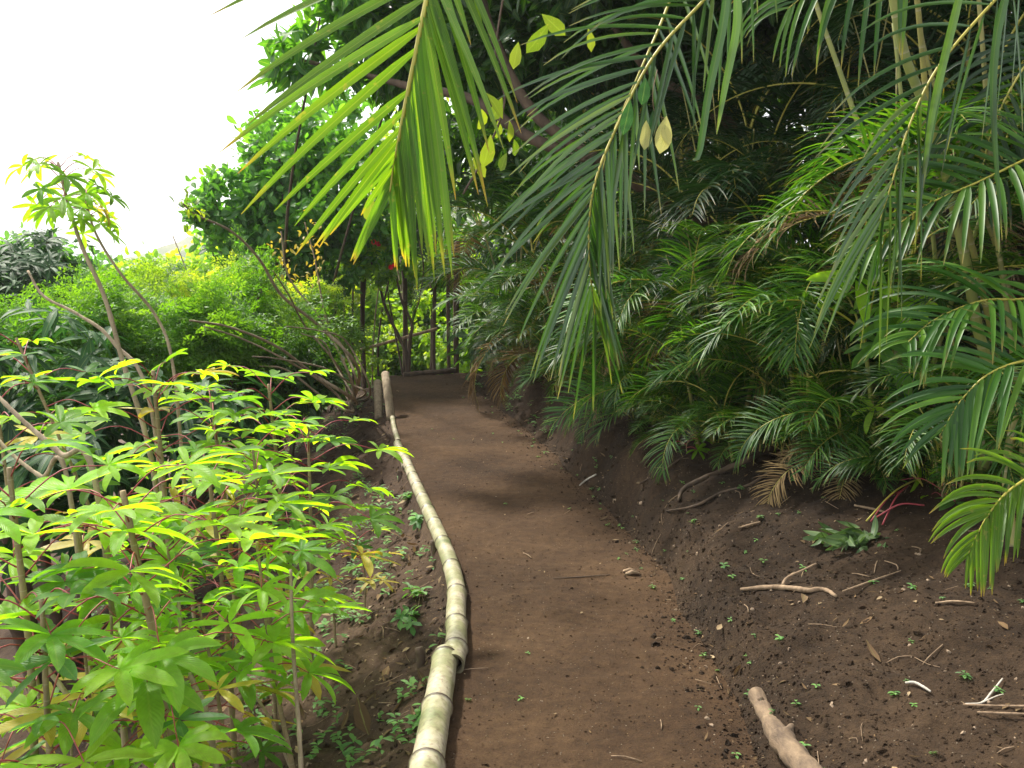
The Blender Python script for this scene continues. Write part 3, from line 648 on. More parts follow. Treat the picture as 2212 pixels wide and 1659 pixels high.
palm_clump('low areca palm overhanging the far bank before the path end', GB(1160, 800), 5, .2, .8, 5, .9, .35, low=14)
palm_clump('low areca palm spilling down the bank left of the bright one', GB(1215, 830), 4, .15, .6, 5, .8, .35, low=14)
palm_clump('farthest areca palm by the dark posts', GB(1035, 765, 1.0), 4, .6, 1.5, 4, 1.1, .25, low=4)
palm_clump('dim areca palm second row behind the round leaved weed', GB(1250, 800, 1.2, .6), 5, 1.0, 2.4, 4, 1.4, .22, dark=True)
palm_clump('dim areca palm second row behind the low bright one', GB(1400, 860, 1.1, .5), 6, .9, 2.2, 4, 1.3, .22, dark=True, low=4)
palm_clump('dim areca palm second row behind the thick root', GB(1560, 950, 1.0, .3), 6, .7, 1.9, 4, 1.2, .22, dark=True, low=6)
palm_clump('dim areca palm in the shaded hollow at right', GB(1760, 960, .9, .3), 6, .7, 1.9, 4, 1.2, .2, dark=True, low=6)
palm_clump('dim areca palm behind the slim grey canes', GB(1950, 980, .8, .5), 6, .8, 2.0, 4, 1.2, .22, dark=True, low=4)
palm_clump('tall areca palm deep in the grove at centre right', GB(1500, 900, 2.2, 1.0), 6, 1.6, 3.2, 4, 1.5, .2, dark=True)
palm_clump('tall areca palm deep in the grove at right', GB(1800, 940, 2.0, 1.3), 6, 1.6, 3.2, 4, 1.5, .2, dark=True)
palm_clump('tall areca palm deep in the grove at far right', np.array([4.0, 6.3, T(4.0, 6.3)]), 6, 1.2, 3.0, 4, 1.5, .2, dark=True)
palm_clump('tall areca palm behind the far arching palm', GB(1130, 775, 2.0, .8), 5, 1.4, 2.8, 4, 1.5, .22, dark=True)
palm_clump('leafy areca palm at the right edge beside camera', np.array([2.35, 3.9, T(2.35, 3.9)]), 5, .5, 1.3, 4, 1.0, .22, low=5)

for (u, v), lb in zip([(1335, 868), (1465, 915), (1640, 975), (1845, 1010), (2060, 1065), (1700, 900), (1500, 860), (1900, 930)],
                      ['low grassy areca seedling clump at the lip of the bank, mid path', 'low grassy areca seedling clump left of the thick root palm', 'low grassy areca seedling clump between the two root palms',
                       'low grassy areca seedling clump left of the slim grey canes', 'low grassy areca seedling clump right of the wilted bundle', 'short areca clump filling the shade behind the two root palms',
                       'short areca clump filling the shade behind the grassy one', 'short areca clump filling the shade behind the slim canes']):
    dk = lb.startswith('short'); palm_clump(lb, GB(u, v), 4 if dk else 3, .12, .9 if dk else .5, 5, .7, .35, low=24, rs=.007, dark=dk)
# near right palm: leaning canes with rings and the big overhanging fronds
base = np.array([2.05, 4.0, T(2.05, 4.0)])
t = thing('areca_palm', 'big areca palm at right with ringed leaning canes and overhanging fronds', 'palm', base, 'areca palm clumps on the bank')
for px, d0, d1, r0, m_ in (([(2135, 830), (2110, 700), (2085, 560), (2050, 400), (2010, 260), (1955, 120), (1920, -60), (1890, -220)], 3.9, 3.7, .020, 'canegray'),
                           ([(2150, 800), (2120, 620), (2075, 440), (2010, 250), (1990, 90), (1975, -80)], 4.0, 3.8, .012, 'cane'),
                           ([(2230, 840), (2160, 560), (2110, 430), (2060, 300), (2000, 120), (1970, -60)], 4.1, 4.0, .009, 'cane'),
                           ([(2210, 1000), (2180, 700), (2150, 480), (2130, 200), (2110, -60)], 3.7, 3.7, .010, 'cane'),
                           ([(2080, 900), (2030, 640), (2010, 480), (1960, 300), (1930, 50)], 4.3, 4.3, .010, 'canegray'),
                           ([(2000, 860), (1900, 420), (1830, 200), (1760, 0), (1740, -100)], 4.5, 4.6, .012, 'canegray'),
                           ([(2190, 1180), (2180, 1100), (2175, 1000), (2200, 860)], 3.4, 3.5, .016, 'cane')):
    q = [P(u, v, d0 + (d1 - d0) * i / (len(px) - 1)) - base for i, (u, v) in enumerate(px)]
    q = [np.array([q[0][0], q[0][1], T(q[0][0] + base[0], q[0][1] + base[1]) - base[2] - .05])] + q if px[0][1] < 1100 else q
    b = Buf(); tube(b, bez(q, 40), np.linspace(r0 * 1.1, r0 * .8, 40), 12); b.build('stem', M[m_], t)
def hero(par, base, px, ds, N, **kw):
    rp = [P(u, v, d) - base for (u, v), d in zip(px, ds)]
    r0 = kw.pop('rr', .006); mat = kw.pop('mat', 'sheen')
    bf, c = frond_geo(rp, np.array(N, float), **kw); o = bf.build('frond', M[mat], par)
    b = Buf(); tube(b, c, np.linspace(r0, .0014, len(c)), 7); b.build('rachis', M['rachis'], o); return o
# frond sweeping down in the middle
hero(t, base, [(1700, -260), (1600, -90), (1521, 0), (1410, 125), (1325, 290), (1284, 400), (1272, 500), (1276, 600), (1288, 700)], [3.1, 3.0, 2.9, 2.8, 2.75, 2.7, 2.7, 2.7, 2.75], (.25, -1, .35),
     n=40, L0=.48, aL=[.75, .72, .62, .55, .42, .3], aR=[.5, .5, .45, .35, .25, .2], droop=.13, wid=.0135, r=np.random.default_rng(21), k=8, vlift=.25, lenR=.8, t0=.05, prof=[.9, 1, 1, .95, .8, .6], twist=.3)
hero(t, base, [(1500, -150), (1440, 20), (1380, 160), (1320, 300), (1290, 420)], [3.4, 3.3, 3.2, 3.2, 3.2], (.1, -1, .6),
     n=16, L0=.5, aL=[.9, .85, .7, .5], aR=[.7, .6, .45, .3], droop=.15, wid=.013, r=np.random.default_rng(22), k=8, vlift=.2, t0=.05)
# right hand frond with long pale leaflets
hero(t, base, [(2330, -200), (2220, -70), (2150, 0), (2030, 140), (1965, 270), (1925, 400), (1900, 480)], [3.0, 2.9, 2.8, 2.7, 2.65, 2.6, 2.6], (.3, -1, .3),
     n=22, L0=.46, aL=[.8, .68, .55, .42, .3], aR=[.55, .5, .4, .3, .2], droop=.14, wid=.012, r=np.random.default_rng(23), k=9, vlift=.2, t0=.05, lenR=1.0, prof=[.9, 1, 1, .95, .8], twist=.4)
hero(t, base, [(2330, 560), (2230, 640), (2120, 650), (2020, 690), (1960, 740)], [3.4, 3.35, 3.3, 3.3, 3.25], (0, -.6, 1),
     n=22, L0=.36, aL=[1.1, 1.0, .8, .6], aR=[1.1, 1.0, .8, .6], droop=.3, wid=.02, mat='areca', r=np.random.default_rng(24), k=8, t0=.05)
hero(t, base, [(2360, 300), (2250, 330), (2120, 390), (1990, 450), (1870, 540)], [3.3, 3.25, 3.2, 3.2, 3.2], (0, -.8, 1),
     n=26, L0=.36, aL=[1.2, 1.05, .8, .5], aR=[1.1, 1.0, .8, .5], droop=.25, wid=.02, mat='areca', r=np.random.default_rng(25), k=8, t0=.05)
hero(t, base, [(2330, 1010), (2250, 1020), (2180, 1060), (2130, 1120), (2090, 1200)], [2.95, 2.9, 2.85, 2.8, 2.8], (-.3, -1, .5),
     n=20, L0=.26, aL=[1.0, .9, .7, .45], aR=[.8, .7, .5, .3], droop=.3, wid=.019, mat='coco', r=np.random.default_rng(26), k=8, t0=.05)
hero(t, base, [(2380, 760), (2260, 770), (2150, 800), (2080, 860), (2030, 940)], [3.1, 3.1, 3.1, 3.1, 3.1], (-.2, -1, .9),
     n=24, L0=.34, aL=[1.1, 1.0, .8, .5], aR=[1.0, .9, .7, .4], droop=.25, wid=.02, mat='areca', r=np.random.default_rng(27), k=8, t0=.05)
# fronds along the top edge
for k, (px, d) in enumerate([([(2150, -300), (2050, -180), (1900, -90), (1780, -40), (1700, 20)], 3.1),
                             
                             ([(2300, 60), (2230, 120), (2150, 260), (2110, 420)], 3.5)]):
    hero(t, base, px, [d] * len(px), (0, -1, .8), n=20, L0=.40, aL=[.9, .9, .7, .5], aR=[1.2, 1.1, .8, .5], droop=.45, wid=.017, r=np.random.default_rng(60 + k), k=8, t0=.03, vlift=.1, mat='arecadark' if k % 2 else 'areca')
for k, (px, d) in enumerate([([(1575, -60), (1560, 60), (1530, 200), (1510, 330), (1495, 345)], 2.6), ([(1590, -40), (1590, 60), (1565, 190), (1548, 290)], 2.7),
                             ([(2185, -60), (2150, 90), (2145, 260), (2165, 520)], 2.5), ([(2090, -80), (2040, 120), (2010, 260), (1990, 430)], 2.6)]):
    q = bez([P(u, v, d) - base for u, v in px], 12); s = np.linspace(0, 1, 12); tt = nrm(np.gradient(q, axis=0))
    wd = nrm(np.cross(tt, np.array([.2, -1, .2]))); V, F, UV = ribbon(q, wd, .011 * (1 - s ** 3) ** .8 * np.minimum(1, .5 + s * 3) + .0006, .3, np.cross(wd, tt))
    b = Buf(); b.add(V, F, UV, .3 + .5 * (k % 2)); b.build('leaflet', M['sheen'], t)

# ------------------------------------------------------------------ cassava plants
def palmate(seed, nl=6):
    r = np.random.default_rng(seed); b = Buf(); span = 4.3
    for i in range(nl):
        a = -span / 2 + span * i / (nl - 1) + r.normal() * .08; L = (1 - .32 * abs(a) / (span / 2)) * r.uniform(.9, 1.08)
        W = .40 * L * r.uniform(.85, 1.12) * r.uniform(.85, 1.1); k = 8; s = np.linspace(0, 1, k)
        d0 = np.array([math.cos(a), math.sin(a), .12 + r.normal() * .08]); p = [np.zeros(3)]; d = nrm(d0); dr = r.uniform(.02, .20)
        for j in range(k - 1): p.append(p[-1] + d * L / (k - 1)); d = nrm(d + np.array([0, 0, -1]) * dr * (j + 1) / k * 1.6)
        p = np.array(p); tt = nrm(np.gradient(p, axis=0)); up = nrm(np.array([0, 0, 1.0]) + r.normal(size=3) * .22)
        wd = nrm(np.cross(tt, up)); no = np.cross(wd, tt)
        wdt = W / 2 * (1.72 * s ** .85 * (1 - s) ** .72) * (1 + .05 * r.normal(size=k)) + .006
        V, F, UV = ribbon(p, wd, wdt, r.uniform(.15, .6), no); b.add(V, F, UV, .35)
    return b
PM = []
for i in range(12):
    bf = palmate(300 + i, [5, 6, 7, 6, 5, 7][i % 6]); tn = (i + .5) / 12 * .84; bf.t = [np.full(len(q), tn) for q in bf.t]; PM.append(bf.mesh('leaf', M['cassava']))
bf = palmate(330, 5); YM = bf.mesh('leaf', M['yellow'])
SR = np.random.default_rng(77)

def cassava_leaf(par, base, node, d, Lp, Ls, sag=.0, yellow=False, limp=0.0):
    """node: point on the stem; d: petiole direction; Lp petiole length; Ls leaflet length"""
    r = SR; d = nrm(d); end = node + d * Lp + np.array([0, 0, -sag * Lp]); mid = node + d * Lp * .5 + np.array([0, 0, .06 * Lp])
    b = Buf(); c = bez([node - base, mid - base, end - base], 9)
    f = nrm(c[-1] - c[-2]); fh = nrm(np.array([f[0], f[1], f[2] * .6 + .02 - limp])); R = frames(fh[None], np.array([[0, 0, 1.0]]) + r.normal(size=(1, 3)) * .18)[0]
    from mathutils import Matrix
    o = link('leaf', YM if yellow else PM[r.integers(12)], par)
    mw = Matrix([[*(R[i] * Ls), c[-1][i]] for i in range(3)] + [[0, 0, 0, 1]]); o.matrix_local = mw
    lc = (c - c[-1]) @ R / Ls
    tube(b, lc, np.linspace(.0024, .0014, 9) / Ls, 6); b.build('petiole', M['petiole'], o)
    return o

def cassava(label, stem, r0, nleaf, Lp, Ls, start=.55, yell=.08, limp=0., knob=True, heads=None, group='cassava plants on the left slope', mat='stem', droop=.2, name='cassava_plant'):
    """stem: list of world points bottom to top"""
    base = np.array(stem[0]); t = thing(name, label, 'cassava', base, group)
    Ls *= 1.06; nleaf = int(nleaf * 1.15); c = bez(stem, 50); rr = np.linspace(r0, r0 * .5, 50); rr = rr * (1 + .10 * (np.arange(50) % 3 == 0))
    b = Buf(); tube(b, c - base, rr, 9, rough=.04)
    b.build('stem', M[mat], t)
    for i in range(nleaf):
        f = start + (1 - start) * (i + .5) / nleaf; q = c[int(f * 49)]; a = i * 2.4 + SR.normal() * .35; up = -.25 + 1.0 * (f - start) / (1 - start) ; 
        d = np.array([math.cos(a), math.sin(a), up * .8 + SR.normal() * .12 + .1])
        k = .75 + .45 * (1 - abs(2 * (i / nleaf) - 1))
        cassava_leaf(t, base, q, d, Lp * k * SR.uniform(.8, 1.15), Ls * SR.uniform(.78, 1.15) * (.75 if i > nleaf - 4 else 1), droop, limp=limp, yellow=(SR.random() < yell * (2.2 if i < nleaf * .35 else .2)))
    return t
def gb(x, y): return np.array([x, y, T(x, y) - .03])
def under(tip, dx=0., dy=0.): return gb(tip[0] + dx, tip[1] + dy)
def plant(label, tip_px, d, dx, dy, r0, n, Lp, Ls, **kw):
    tip = P(*tip_px, d); b0 = under(tip, dx, dy); m = (tip * .55 + b0 * .45) + np.array([SR.normal() * .03, 0, 0])
    k = 1.1 if tip_px[0] < 480 else .95; Ls *= 1.0 if tip_px[0] < 480 else .95
    return cassava(label, [b0, m, tip], r0, int(n * k), Lp, Ls, **kw)
plant('largest near cassava plant with big arching leaves and red stalks', (265, 1060), 2.65, .14, .05, .016, 22, .30, .19, start=.40)
plant('cassava plant cut by the left edge of the photo, nearest one', (20, 1010), 2.6, -.1, .1, .014, 16, .28, .19, start=.45)
plant('cassava plant with drooping leaves at lower left', (90, 1290), 2.35, -.02, .1, .012, 16, .26, .17, start=.3)
plant('cassava plant on the thin pale stem nearest the bamboo pole', (555, 1170), 2.95, .10, .05, .009, 11, .17, .14, start=.5)
plant('bushy cassava plant right behind the largest one', (450, 1020), 3.3, .02, .1, .012, 20, .30, .17, start=.4)
plant('cassava plant behind and left of the largest near one', (170, 1120), 3.1, .05, .1, .012, 16, .28, .17, start=.4)
plant('cassava plant topping the middle row under the two tall bare stems', (330, 800), 3.9, .05, .1, .014, 24, .30, .18, start=.5, yell=.12)
plant('cassava plant second in the middle row, yellow leaves beneath', (455, 860), 4.1, .05, .1, .012, 18, .28, .16, start=.5, yell=.2)
plant('cassava plant with many upturned leaves in the back row', (580, 830), 4.3, .04, .1, .012, 22, .30, .17, start=.5, yell=.15)
plant('cassava plant reaching furthest toward the bamboo edging', (665, 920), 3.9, -.04, .1, .010, 18, .28, .16, start=.55, yell=.1)
plant('slender cassava plant in the gap above the dark hollow', (545, 960), 3.7, .03, .1, .009, 14, .26, .15, start=.5)
plant('cassava plant of thin stems with blue green leaves above soil', (520, 1090), 3.5, .0, .1, .008, 12, .22, .13, start=.45)
plant('small cassava plant with a yellow leaf cluster above the bare soil', (700, 1130), 4.2, .02, .1, .006, 9, .16, .10, start=.5, yell=.6)
plant('small cassava plant nearest the bare soil beside the middle bamboo', (770, 1160), 4.5, .02, .05, .005, 9, .14, .09, start=.45, yell=.25)
plant('short cassava plant with yellow lower leaf at lower centre left', (430, 1310), 2.9, .06, .05, .008, 11, .18, .12, start=.4, yell=.3)
plant('low cassava sprout at the bottom left corner', (150, 1530), 2.35, .0, .05, .006, 7, .14, .12, start=.4)
plant('low cassava sprout at the bottom edge below the pale stem', (460, 1600), 2.9, .0, .02, .005, 6, .10, .08, start=.4)
plant('slim cassava plant left of the largest, half hidden', (360, 1180), 3.0, .05, .1, .009, 14, .26, .16, start=.4)
plant('low cassava with dark leaves beneath the largest near plant', (240, 1330), 2.75, .05, .1, .008, 12, .2, .14, start=.3)
plant('cassava plant with young leaves at the left edge, middle height', (-10, 850), 3.3, .1, .1, .010, 10, .2, .14, start=.6)
plant('cassava top with bright young leaves at left edge above the others', (35, 730), 3.6, .5, .2, .010, 11, .18, .14, start=.75)
# tall leafy one against the sky and its neighbour
b0 = P(335, 1040, 4.4); g = under(b0, .05, 0)
cassava('tall cassava with drooping leaves against white sky, thick knobbly stem', [g, b0, P(262, 770, 4.4), P(225, 640, 4.4), P(180, 540, 4.4), P(150, 450, 4.4), P(125, 350, 4.4)], .0125, 16, .16, .115, start=.85, limp=.6, yell=.1, mat='graystem', droop=.3)
b0 = P(395, 1010, 4.6); g = under(b0, .03, 0)
cassava('tall cassava with drooping leaves against white sky, slimmer stem', [g, b0, P(372, 780, 4.6), P(335, 680, 4.6), P(260, 590, 4.5), P(205, 500, 4.5), P(180, 410, 4.5)], .009, 11, .13, .10, start=.88, limp=.6, yell=.1, mat='graystem', droop=.3)
for px, d, r_, lb in (([(330, 900), (245, 740), (170, 680), (95, 640), (60, 585)], 4.5, .010, 'bare thorny stem curving up left of the tall cassavas'),
                      ([(210, 1060), (130, 980), (40, 900), (-30, 830)], 3.0, .011, 'knobbly bare stem slanting across the dark leaves at left, upper one'),
                      ([(150, 1060), (90, 1030), (30, 985), (-20, 930)], 3.1, .009, 'knobbly bare stem slanting across the dark leaves at left, lower one'),
                      ([(658, 1720), (645, 1560), (632, 1380), (628, 1230)], 2.75, .009, 'smooth pale stem standing on the soil left of near bamboo'),
                      ([(260, 1720), (200, 1590), (130, 1480), (60, 1400)], 2.5, .012, 'knobbly bare stem at bottom left corner leaning left'),
                      ([(620, 1640), (570, 1530), (510, 1460), (460, 1420)], 3.1, .006, 'thin grey bare stick leaning on the soil at lower left'),
                      ([(450, 1560), (420, 1480), (395, 1400), (385, 1290)], 2.7, .010, 'slim brown stem in the middle of lower left leaves')):
    a = P(*px[0], d); g = under(a, .05, .02); q = bez([g] + [P(u, v, d + .05 * i) for i, (u, v) in enumerate(px)], 40)
    b = Buf(); tube(b, q, np.linspace(r_, r_ * .5, 40) * (1 + .12 * (np.arange(40) % 3 == 0)), 8, rough=.05)
    b.build('bare_sapling', M['graystem'], label=lb, category='sapling')

# cassava at right with long drooping leaves
gg = G(1945, 1000); DC = gg[1]
c0 = [gg - [0, 0, .03], P(1930, 900, DC), P(1915, 780, DC - .05), P(1912, 680, DC - .1), P(1908, 560, DC - .12), P(1905, 470, DC - .15)]
base = np.array(c0[0]); t = thing('cassava_plant', 'cassava with long hanging leaves on red stalks in palm shade', 'cassava', base)
b = Buf(); tube(b, bez(c0, 40) - base, np.linspace(.012, .008, 40), 9, rough=.05); b.build('stem', M['graystem'], t)
for (u, v), (u2, v2), Ls in (((1905, 590), (1860, 560), .17), ((1910, 640), (1850, 600), .2), ((2035, 605), (1905, 612), .14), ((2040, 640), (1900, 660), .16), ((2030, 675), (1930, 690), .17), ((2060, 680), (1975, 650), .12),
                             ((1915, 740), (1900, 740), .17), ((2055, 720), (1965, 745), .15), ((1920, 840), (1960, 800), .14), ((1935, 900), (1890, 880), .12), ((1950, 960), (1990, 1010), .12), ((1960, 990), (2060, 1030), .13)):
    Ls *= DC / 3.3; n0, e0 = P(u, v, DC), P(u2, v2, DC - .25); dd = e0 - n0
    cassava_leaf(t, base, n0, dd, float(np.linalg.norm(dd)), Ls * .9, .0, limp=1.3)
p = GB(2050, 1080); plant('shaded short cassava between the lower left stems', (330, 1440), 2.65, .0, .05, .007, 10, .18, .12, start=.3)
plant('shaded short cassava leaning over the soil at lower left', (180, 1380), 2.5, .0, .05, .008, 12, .2, .14, start=.3)
plant('small cassava with dark leaves right of the wilted bundle', (2050, 1040), p[1] - .02, .0, .0, .006, 9, .14, .11, start=.3, yell=0, group='small cassavas in the palm shade')
p = GB(1490, 980); plant('small cassava sprout drooping at the foot of palms', (1490, 945), p[1], .0, .0, .004, 5, .10, .10, start=.4, yell=0, group='small cassavas in the palm shade')

# ------------------------------------------------------------------ bare arching shrub beside path end
base = GB(755, 860); t = thing('bare_shrub', 'nearly leafless shrub with long arching thorny stems beside path end', 'shrub', base)
L0 = leaf_template(1, .5, 4, .2, .5, 'round')
for px, d0, d1, r_, lf in (([(775, 800), (690, 705), (610, 640), (560, 560), (500, 500), (425, 465), (395, 440)], 8.2, 6.2, .015, 'pale'),
                           ([(735, 800), (660, 705), (625, 640), (590, 585)], 8.3, 6.8, .011, 0), ([(760, 860), (680, 810), (600, 750), (500, 708), (410, 692)], 8.0, 6.0, .016, 0),
                           ([(750, 880), (720, 845), (640, 790), (530, 735), (440, 705)], 8.0, 6.0, .012, 0), ([(765, 840), (700, 700), (625, 600), (607, 500)], 8.3, 8.0, .014, 'yel'),
                           ([(772, 835), (745, 760), (705, 690), (680, 560), (658, 480)], 8.4, 8.2, .014, 'yel'), ([(790, 850), (760, 830), (700, 795), (600, 775), (545, 770)], 8.0, 6.4, .010, 0),
                           ([(800, 850), (750, 740), (690, 715), (620, 705)], 8.3, 7.0, .010, 0), ([(760, 890), (700, 860), (620, 800), (560, 790)], 7.8, 7.2, .014, 0), ([(770, 870), (725, 790), (700, 740), (650, 720)], 7.9, 7.6, .010, 0)):
    q = [np.array([0, 0, -.05])] + [P(u, v, d0 + (d1 - d0) * i / (len(px) - 1)) - base for i, (u, v) in enumerate(px)]
    c = bez(q, 50); b = Buf(); tube(b, c, np.linspace(r_, r_ * .35, 50) * (1 + .12 * (np.arange(50) % 3 == 0)), 8, rough=.05); br = b.build('branch', M['graystem'], t)
    if lf:
        b = Buf(); m_ = 40; i = rng.integers(36 if lf == 'yel' else 44, 50, m_); pos = c[i] + rng.normal(size=(m_, 3)) * .05
        scatter(b, L0, pos, frames(rng.normal(size=(m_, 3)) * [1, 1, .4] - [0, 0, .3], np.array([[0, 0, 1.0]] * m_) + rng.normal(size=(m_, 3)) * .3), rng.uniform(.03, .06, m_), rng.random(m_))
        b.build('foliage', M['yellow' if lf == 'yel' else 'lime'], br)

# ------------------------------------------------------------------ trees and shrubs
def crown(name, par, mat, origin, lobes, n, tpl, size, up=.6, tonefn=None, shell=.55, rosette=0, seed=0, droop=0.):
    """lobes: (centre, radii) in world; leaves fill each lobe's outer part in clumps"""
    r = np.random.default_rng(seed); b = Buf(); vol = np.array([np.prod(l[1]) ** .67 for l in lobes]); vol = vol / vol.sum()
    for (cc, rad), f in zip(lobes, vol):
        m = int(n * f); nc = max(6, m // 28); dirs = nrm(r.normal(size=(nc, 3))); rr = (shell + (1 - shell) * r.random((nc, 1)) ** .7) * r.uniform(.85, 1.12, (nc, 1))
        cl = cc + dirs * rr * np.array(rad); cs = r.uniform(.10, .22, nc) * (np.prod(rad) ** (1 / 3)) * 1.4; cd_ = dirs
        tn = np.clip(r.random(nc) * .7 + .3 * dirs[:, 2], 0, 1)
        i = r.integers(0, nc, m)
        if rosette:
            m = nc * rosette; i = np.repeat(np.arange(nc), rosette); a = np.tile(np.arange(rosette) * 6.28 / rosette, nc) + r.normal(size=m) * .2
            tw = nrm(cd_[i] * .7 + np.array([0, 0, .6])); e1 = nrm(np.cross(tw, [0.3, 1, 0.1])); e2 = np.cross(tw, e1)
            d = nrm((e1 * np.cos(a)[:, None] + e2 * np.sin(a)[:, None]) + tw * r.uniform(-.3, .8, (m, 1)) + [0, 0, -droop]); pos = cl[i] + tw * r.uniform(-.03, .05, (m, 1)); un = tw + 0 * d
        else:
            pos = cl[i] + r.normal(size=(m, 3)) * cs[i][:, None] * .55; d = nrm(cd_[i] * .8 + r.normal(size=(m, 3)) * .8 + [0, 0, -.15 - droop]); un = np.array([0, 0, up]) + r.normal(size=(m, 3)) * .45 + cd_[i] * .4
        t_ = np.clip(tn[i] * .75 + r.random(m) * .35 - .05, 0, 1)
        scatter(b, tpl, pos - origin, frames(d, un), size * r.uniform(.65, 1.25, m), t_)
    return b.build(name, M[mat], par)
def trunk(par, base, tops, r0, mat='bark', n=16, wob=.05, name='trunk'):
    first = None
    for i, tp in enumerate(tops):
        a = np.array([rng.normal() * .03, rng.normal() * .03, -.1]); e = np.array(tp) - base; m1 = a + (e - a) * .35 + rng.normal(size=3) * wob; m2 = a + (e - a) * .7 + rng.normal(size=3) * wob
        b = Buf(); tube(b, bez([a, m1, m2, e], n), np.linspace(r0 * (1 if i == 0 else .75), r0 * .25, n), 9, rough=.05)
        o = b.build(name if i == 0 else 'limb', M[mat], par if i == 0 else first); first = first or o
LT = {'lance': leaf_template(1, .34, 5, .25, .3), 'obov': leaf_template(1, .46, 5, .25, .15, 'obov'), 'round': leaf_template(1, .6, 5, .2, .25, 'round'), 'long': leaf_template(1, .2, 5, .3, .35)}
def tree(name, label, cat, base, lobes, n, tpl, size, mat, tr=.06, group=None, limbs=6, **kw):
    base = np.array(base, float); t = thing(name, label, cat, base, group); tops = []
    for i in range(limbs):
        cc, rad = lobes[i % len(lobes)]; tops.append(np.array(cc) + rng.normal(size=3) * np.array(rad) * .35)
    trunk(t, base, tops, tr); crown('crown', t, mat, base, lobes, n, LT[tpl] if isinstance(tpl, str) else tpl, size, **kw); return t
def lobe(u, v, d, rx, ry, rz): return (P(u, v, d), np.array([rx, ry, rz]))

# glossy broad leaved tree against the sky
tree('broadleaf_tree', 'rounded glossy broad leaved tree against the white sky', 'tree', gb(-2.6, 11.5),
     [lobe(620, 330, 11.2, .45, .6, .5), lobe(720, 300, 11.6, .6, .7, .5), lobe(540, 430, 11, .55, .6, .35), lobe(650, 450, 11.2, .7, .8, .5), lobe(480, 440, 10.8, .35, .4, .3), lobe(760, 430, 11.8, .6, .7, .7), lobe(560, 540, 11, .65, .7, .4), lobe(700, 570, 11.5, .6, .6, .4)],
     9500, 'obov', .13, 'round', .045, seed=31, up=.3)
# feathery bush
def feather_tpl(seed):
    r = np.random.default_rng(seed)
    V, F, UV = [], [], []; n = 0; lt = leaf_template(1, .42, 3, .1, .1, 'round')
    for i in range(7):
        x = .12 + .85 * i / 6
        for s in (-1, 1):
            sl = .42 * math.sin(math.pi * (.2 + .65 * i / 6)); 
            for k in range(4):
                f = (k + .6) / 4
                for w_ in (-1, 1):
                    pos = np.array([x + sl * f * .5, s * sl * f, -.12 * x * x - .2 * (sl * f) ** 2]) + r.normal(size=3) * [.02, .02, .025]; a = s * (1.1) + w_ * .9 + r.normal() * .3
                    R = frames(np.array([[math.cos(a), math.sin(a), r.normal() * .3]]), np.array([[0, 0, 1.0]]) + r.normal(size=(1, 3)) * .35)[0]
                    V.append(lt[0] @ R.T * .105 * r.uniform(.6, 1.3) + pos); F.append(lt[1] + n); UV.append(lt[2]); n += len(lt[0])
    return np.concatenate(V), np.concatenate(F), np.concatenate(UV)
FT = [feather_tpl(q) for q in range(4)]
tree('feathery_bush', 'bright lime green feathery leaved bush below the white sky', 'bush', gb(-2.7, 7.4),
     [lobe(330, 690, 7.4, .8, .7, .22), lobe(180, 740, 7.2, .7, .6, .2), lobe(70, 770, 6.8, .5, .5, .2), lobe(460, 700, 7.6, .6, .6, .25), lobe(300, 780, 7.2, .8, .7, .4), lobe(560, 700, 7.9, .5, .5, .3), lobe(120, 690, 7.0, .5, .5, .25)], 1500, FT, .25, 'feather', .05, seed=32, up=1.1, droop=.2, shell=.35)
tree('feathery_bush', 'mid green feathery bush right behind the bare arching stems', 'bush', gb(-2.2, 9.4),
     [lobe(520, 660, 9.4, .7, .6, .25), lobe(620, 700, 9.6, .6, .6, .3), lobe(420, 650, 9.6, .6, .6, .2), lobe(560, 770, 9.2, .7, .6, .4)], 850, FT, .25, 'lime', .04, seed=33, up=1.4)
# dark mango-like trees at far left
tree('mango_tree', 'dark long leaved tree at left edge under the tall cassava', 'tree', gb(-4.9, 9.5),
     [lobe(60, 600, 9.4, .6, .7, .35), lobe(100, 555, 9.6, .4, .5, .25), lobe(-60, 640, 9.4, .8, .7, .45), lobe(40, 700, 9, .7, .6, .4)], 6500, 'long', .17, 'mango', .08, seed=34, rosette=11)
tree('mango_tree', 'dark shaded mango tree low at left behind the cassavas', 'tree', gb(-3.0, 6.0),
     [lobe(60, 880, 5.6, .75, .6, .55), lobe(200, 930, 5.8, .6, .5, .5), lobe(-80, 950, 5.5, .6, .6, .6), lobe(330, 960, 6, .6, .5, .4), lobe(90, 1050, 5.2, .7, .5, .4), lobe(480, 900, 6.2, .5, .4, .35)], 7000, 'long', .19, 'mango', .07, seed=35, rosette=11, droop=.35)
tree('mango_tree', 'dark shrub under the bright feathery bush', 'tree', gb(-2.9, 8.2),
     [lobe(620, 760, 8.6, .5, .5, .3), lobe(480, 800, 8.2, .6, .5, .3), lobe(350, 850, 7.8, .6, .5, .4), lobe(650, 830, 8.4, .35, .4, .25)], 5000, 'lance', .11, 'dark', .05, seed=36)
# more distant growth at left behind
tree('distant_tree', 'pale distant tree in front of the hill', 'tree', gb(-7.5, 22), [lobe(430, 600, 22, 1.6, 1.5, .5), lobe(300, 620, 22, 1.2, 1.3, .4), lobe(520, 570, 23, 1.2, 1.2, .7)], 7000, 'round', .16, 'lime', .06, limbs=2, seed=37)
tree('distant_tree', 'distant low tree left of the hill', 'tree', gb(-13, 26), [lobe(150, 600, 26, 1.8, 1.8, .5), lobe(-20, 590, 26, 2.5, 1.8, .9), lobe(260, 620, 27, 1.4, 1.4, .4)], 6000, 'round', .18, 'round', .07, limbs=3, seed=38)
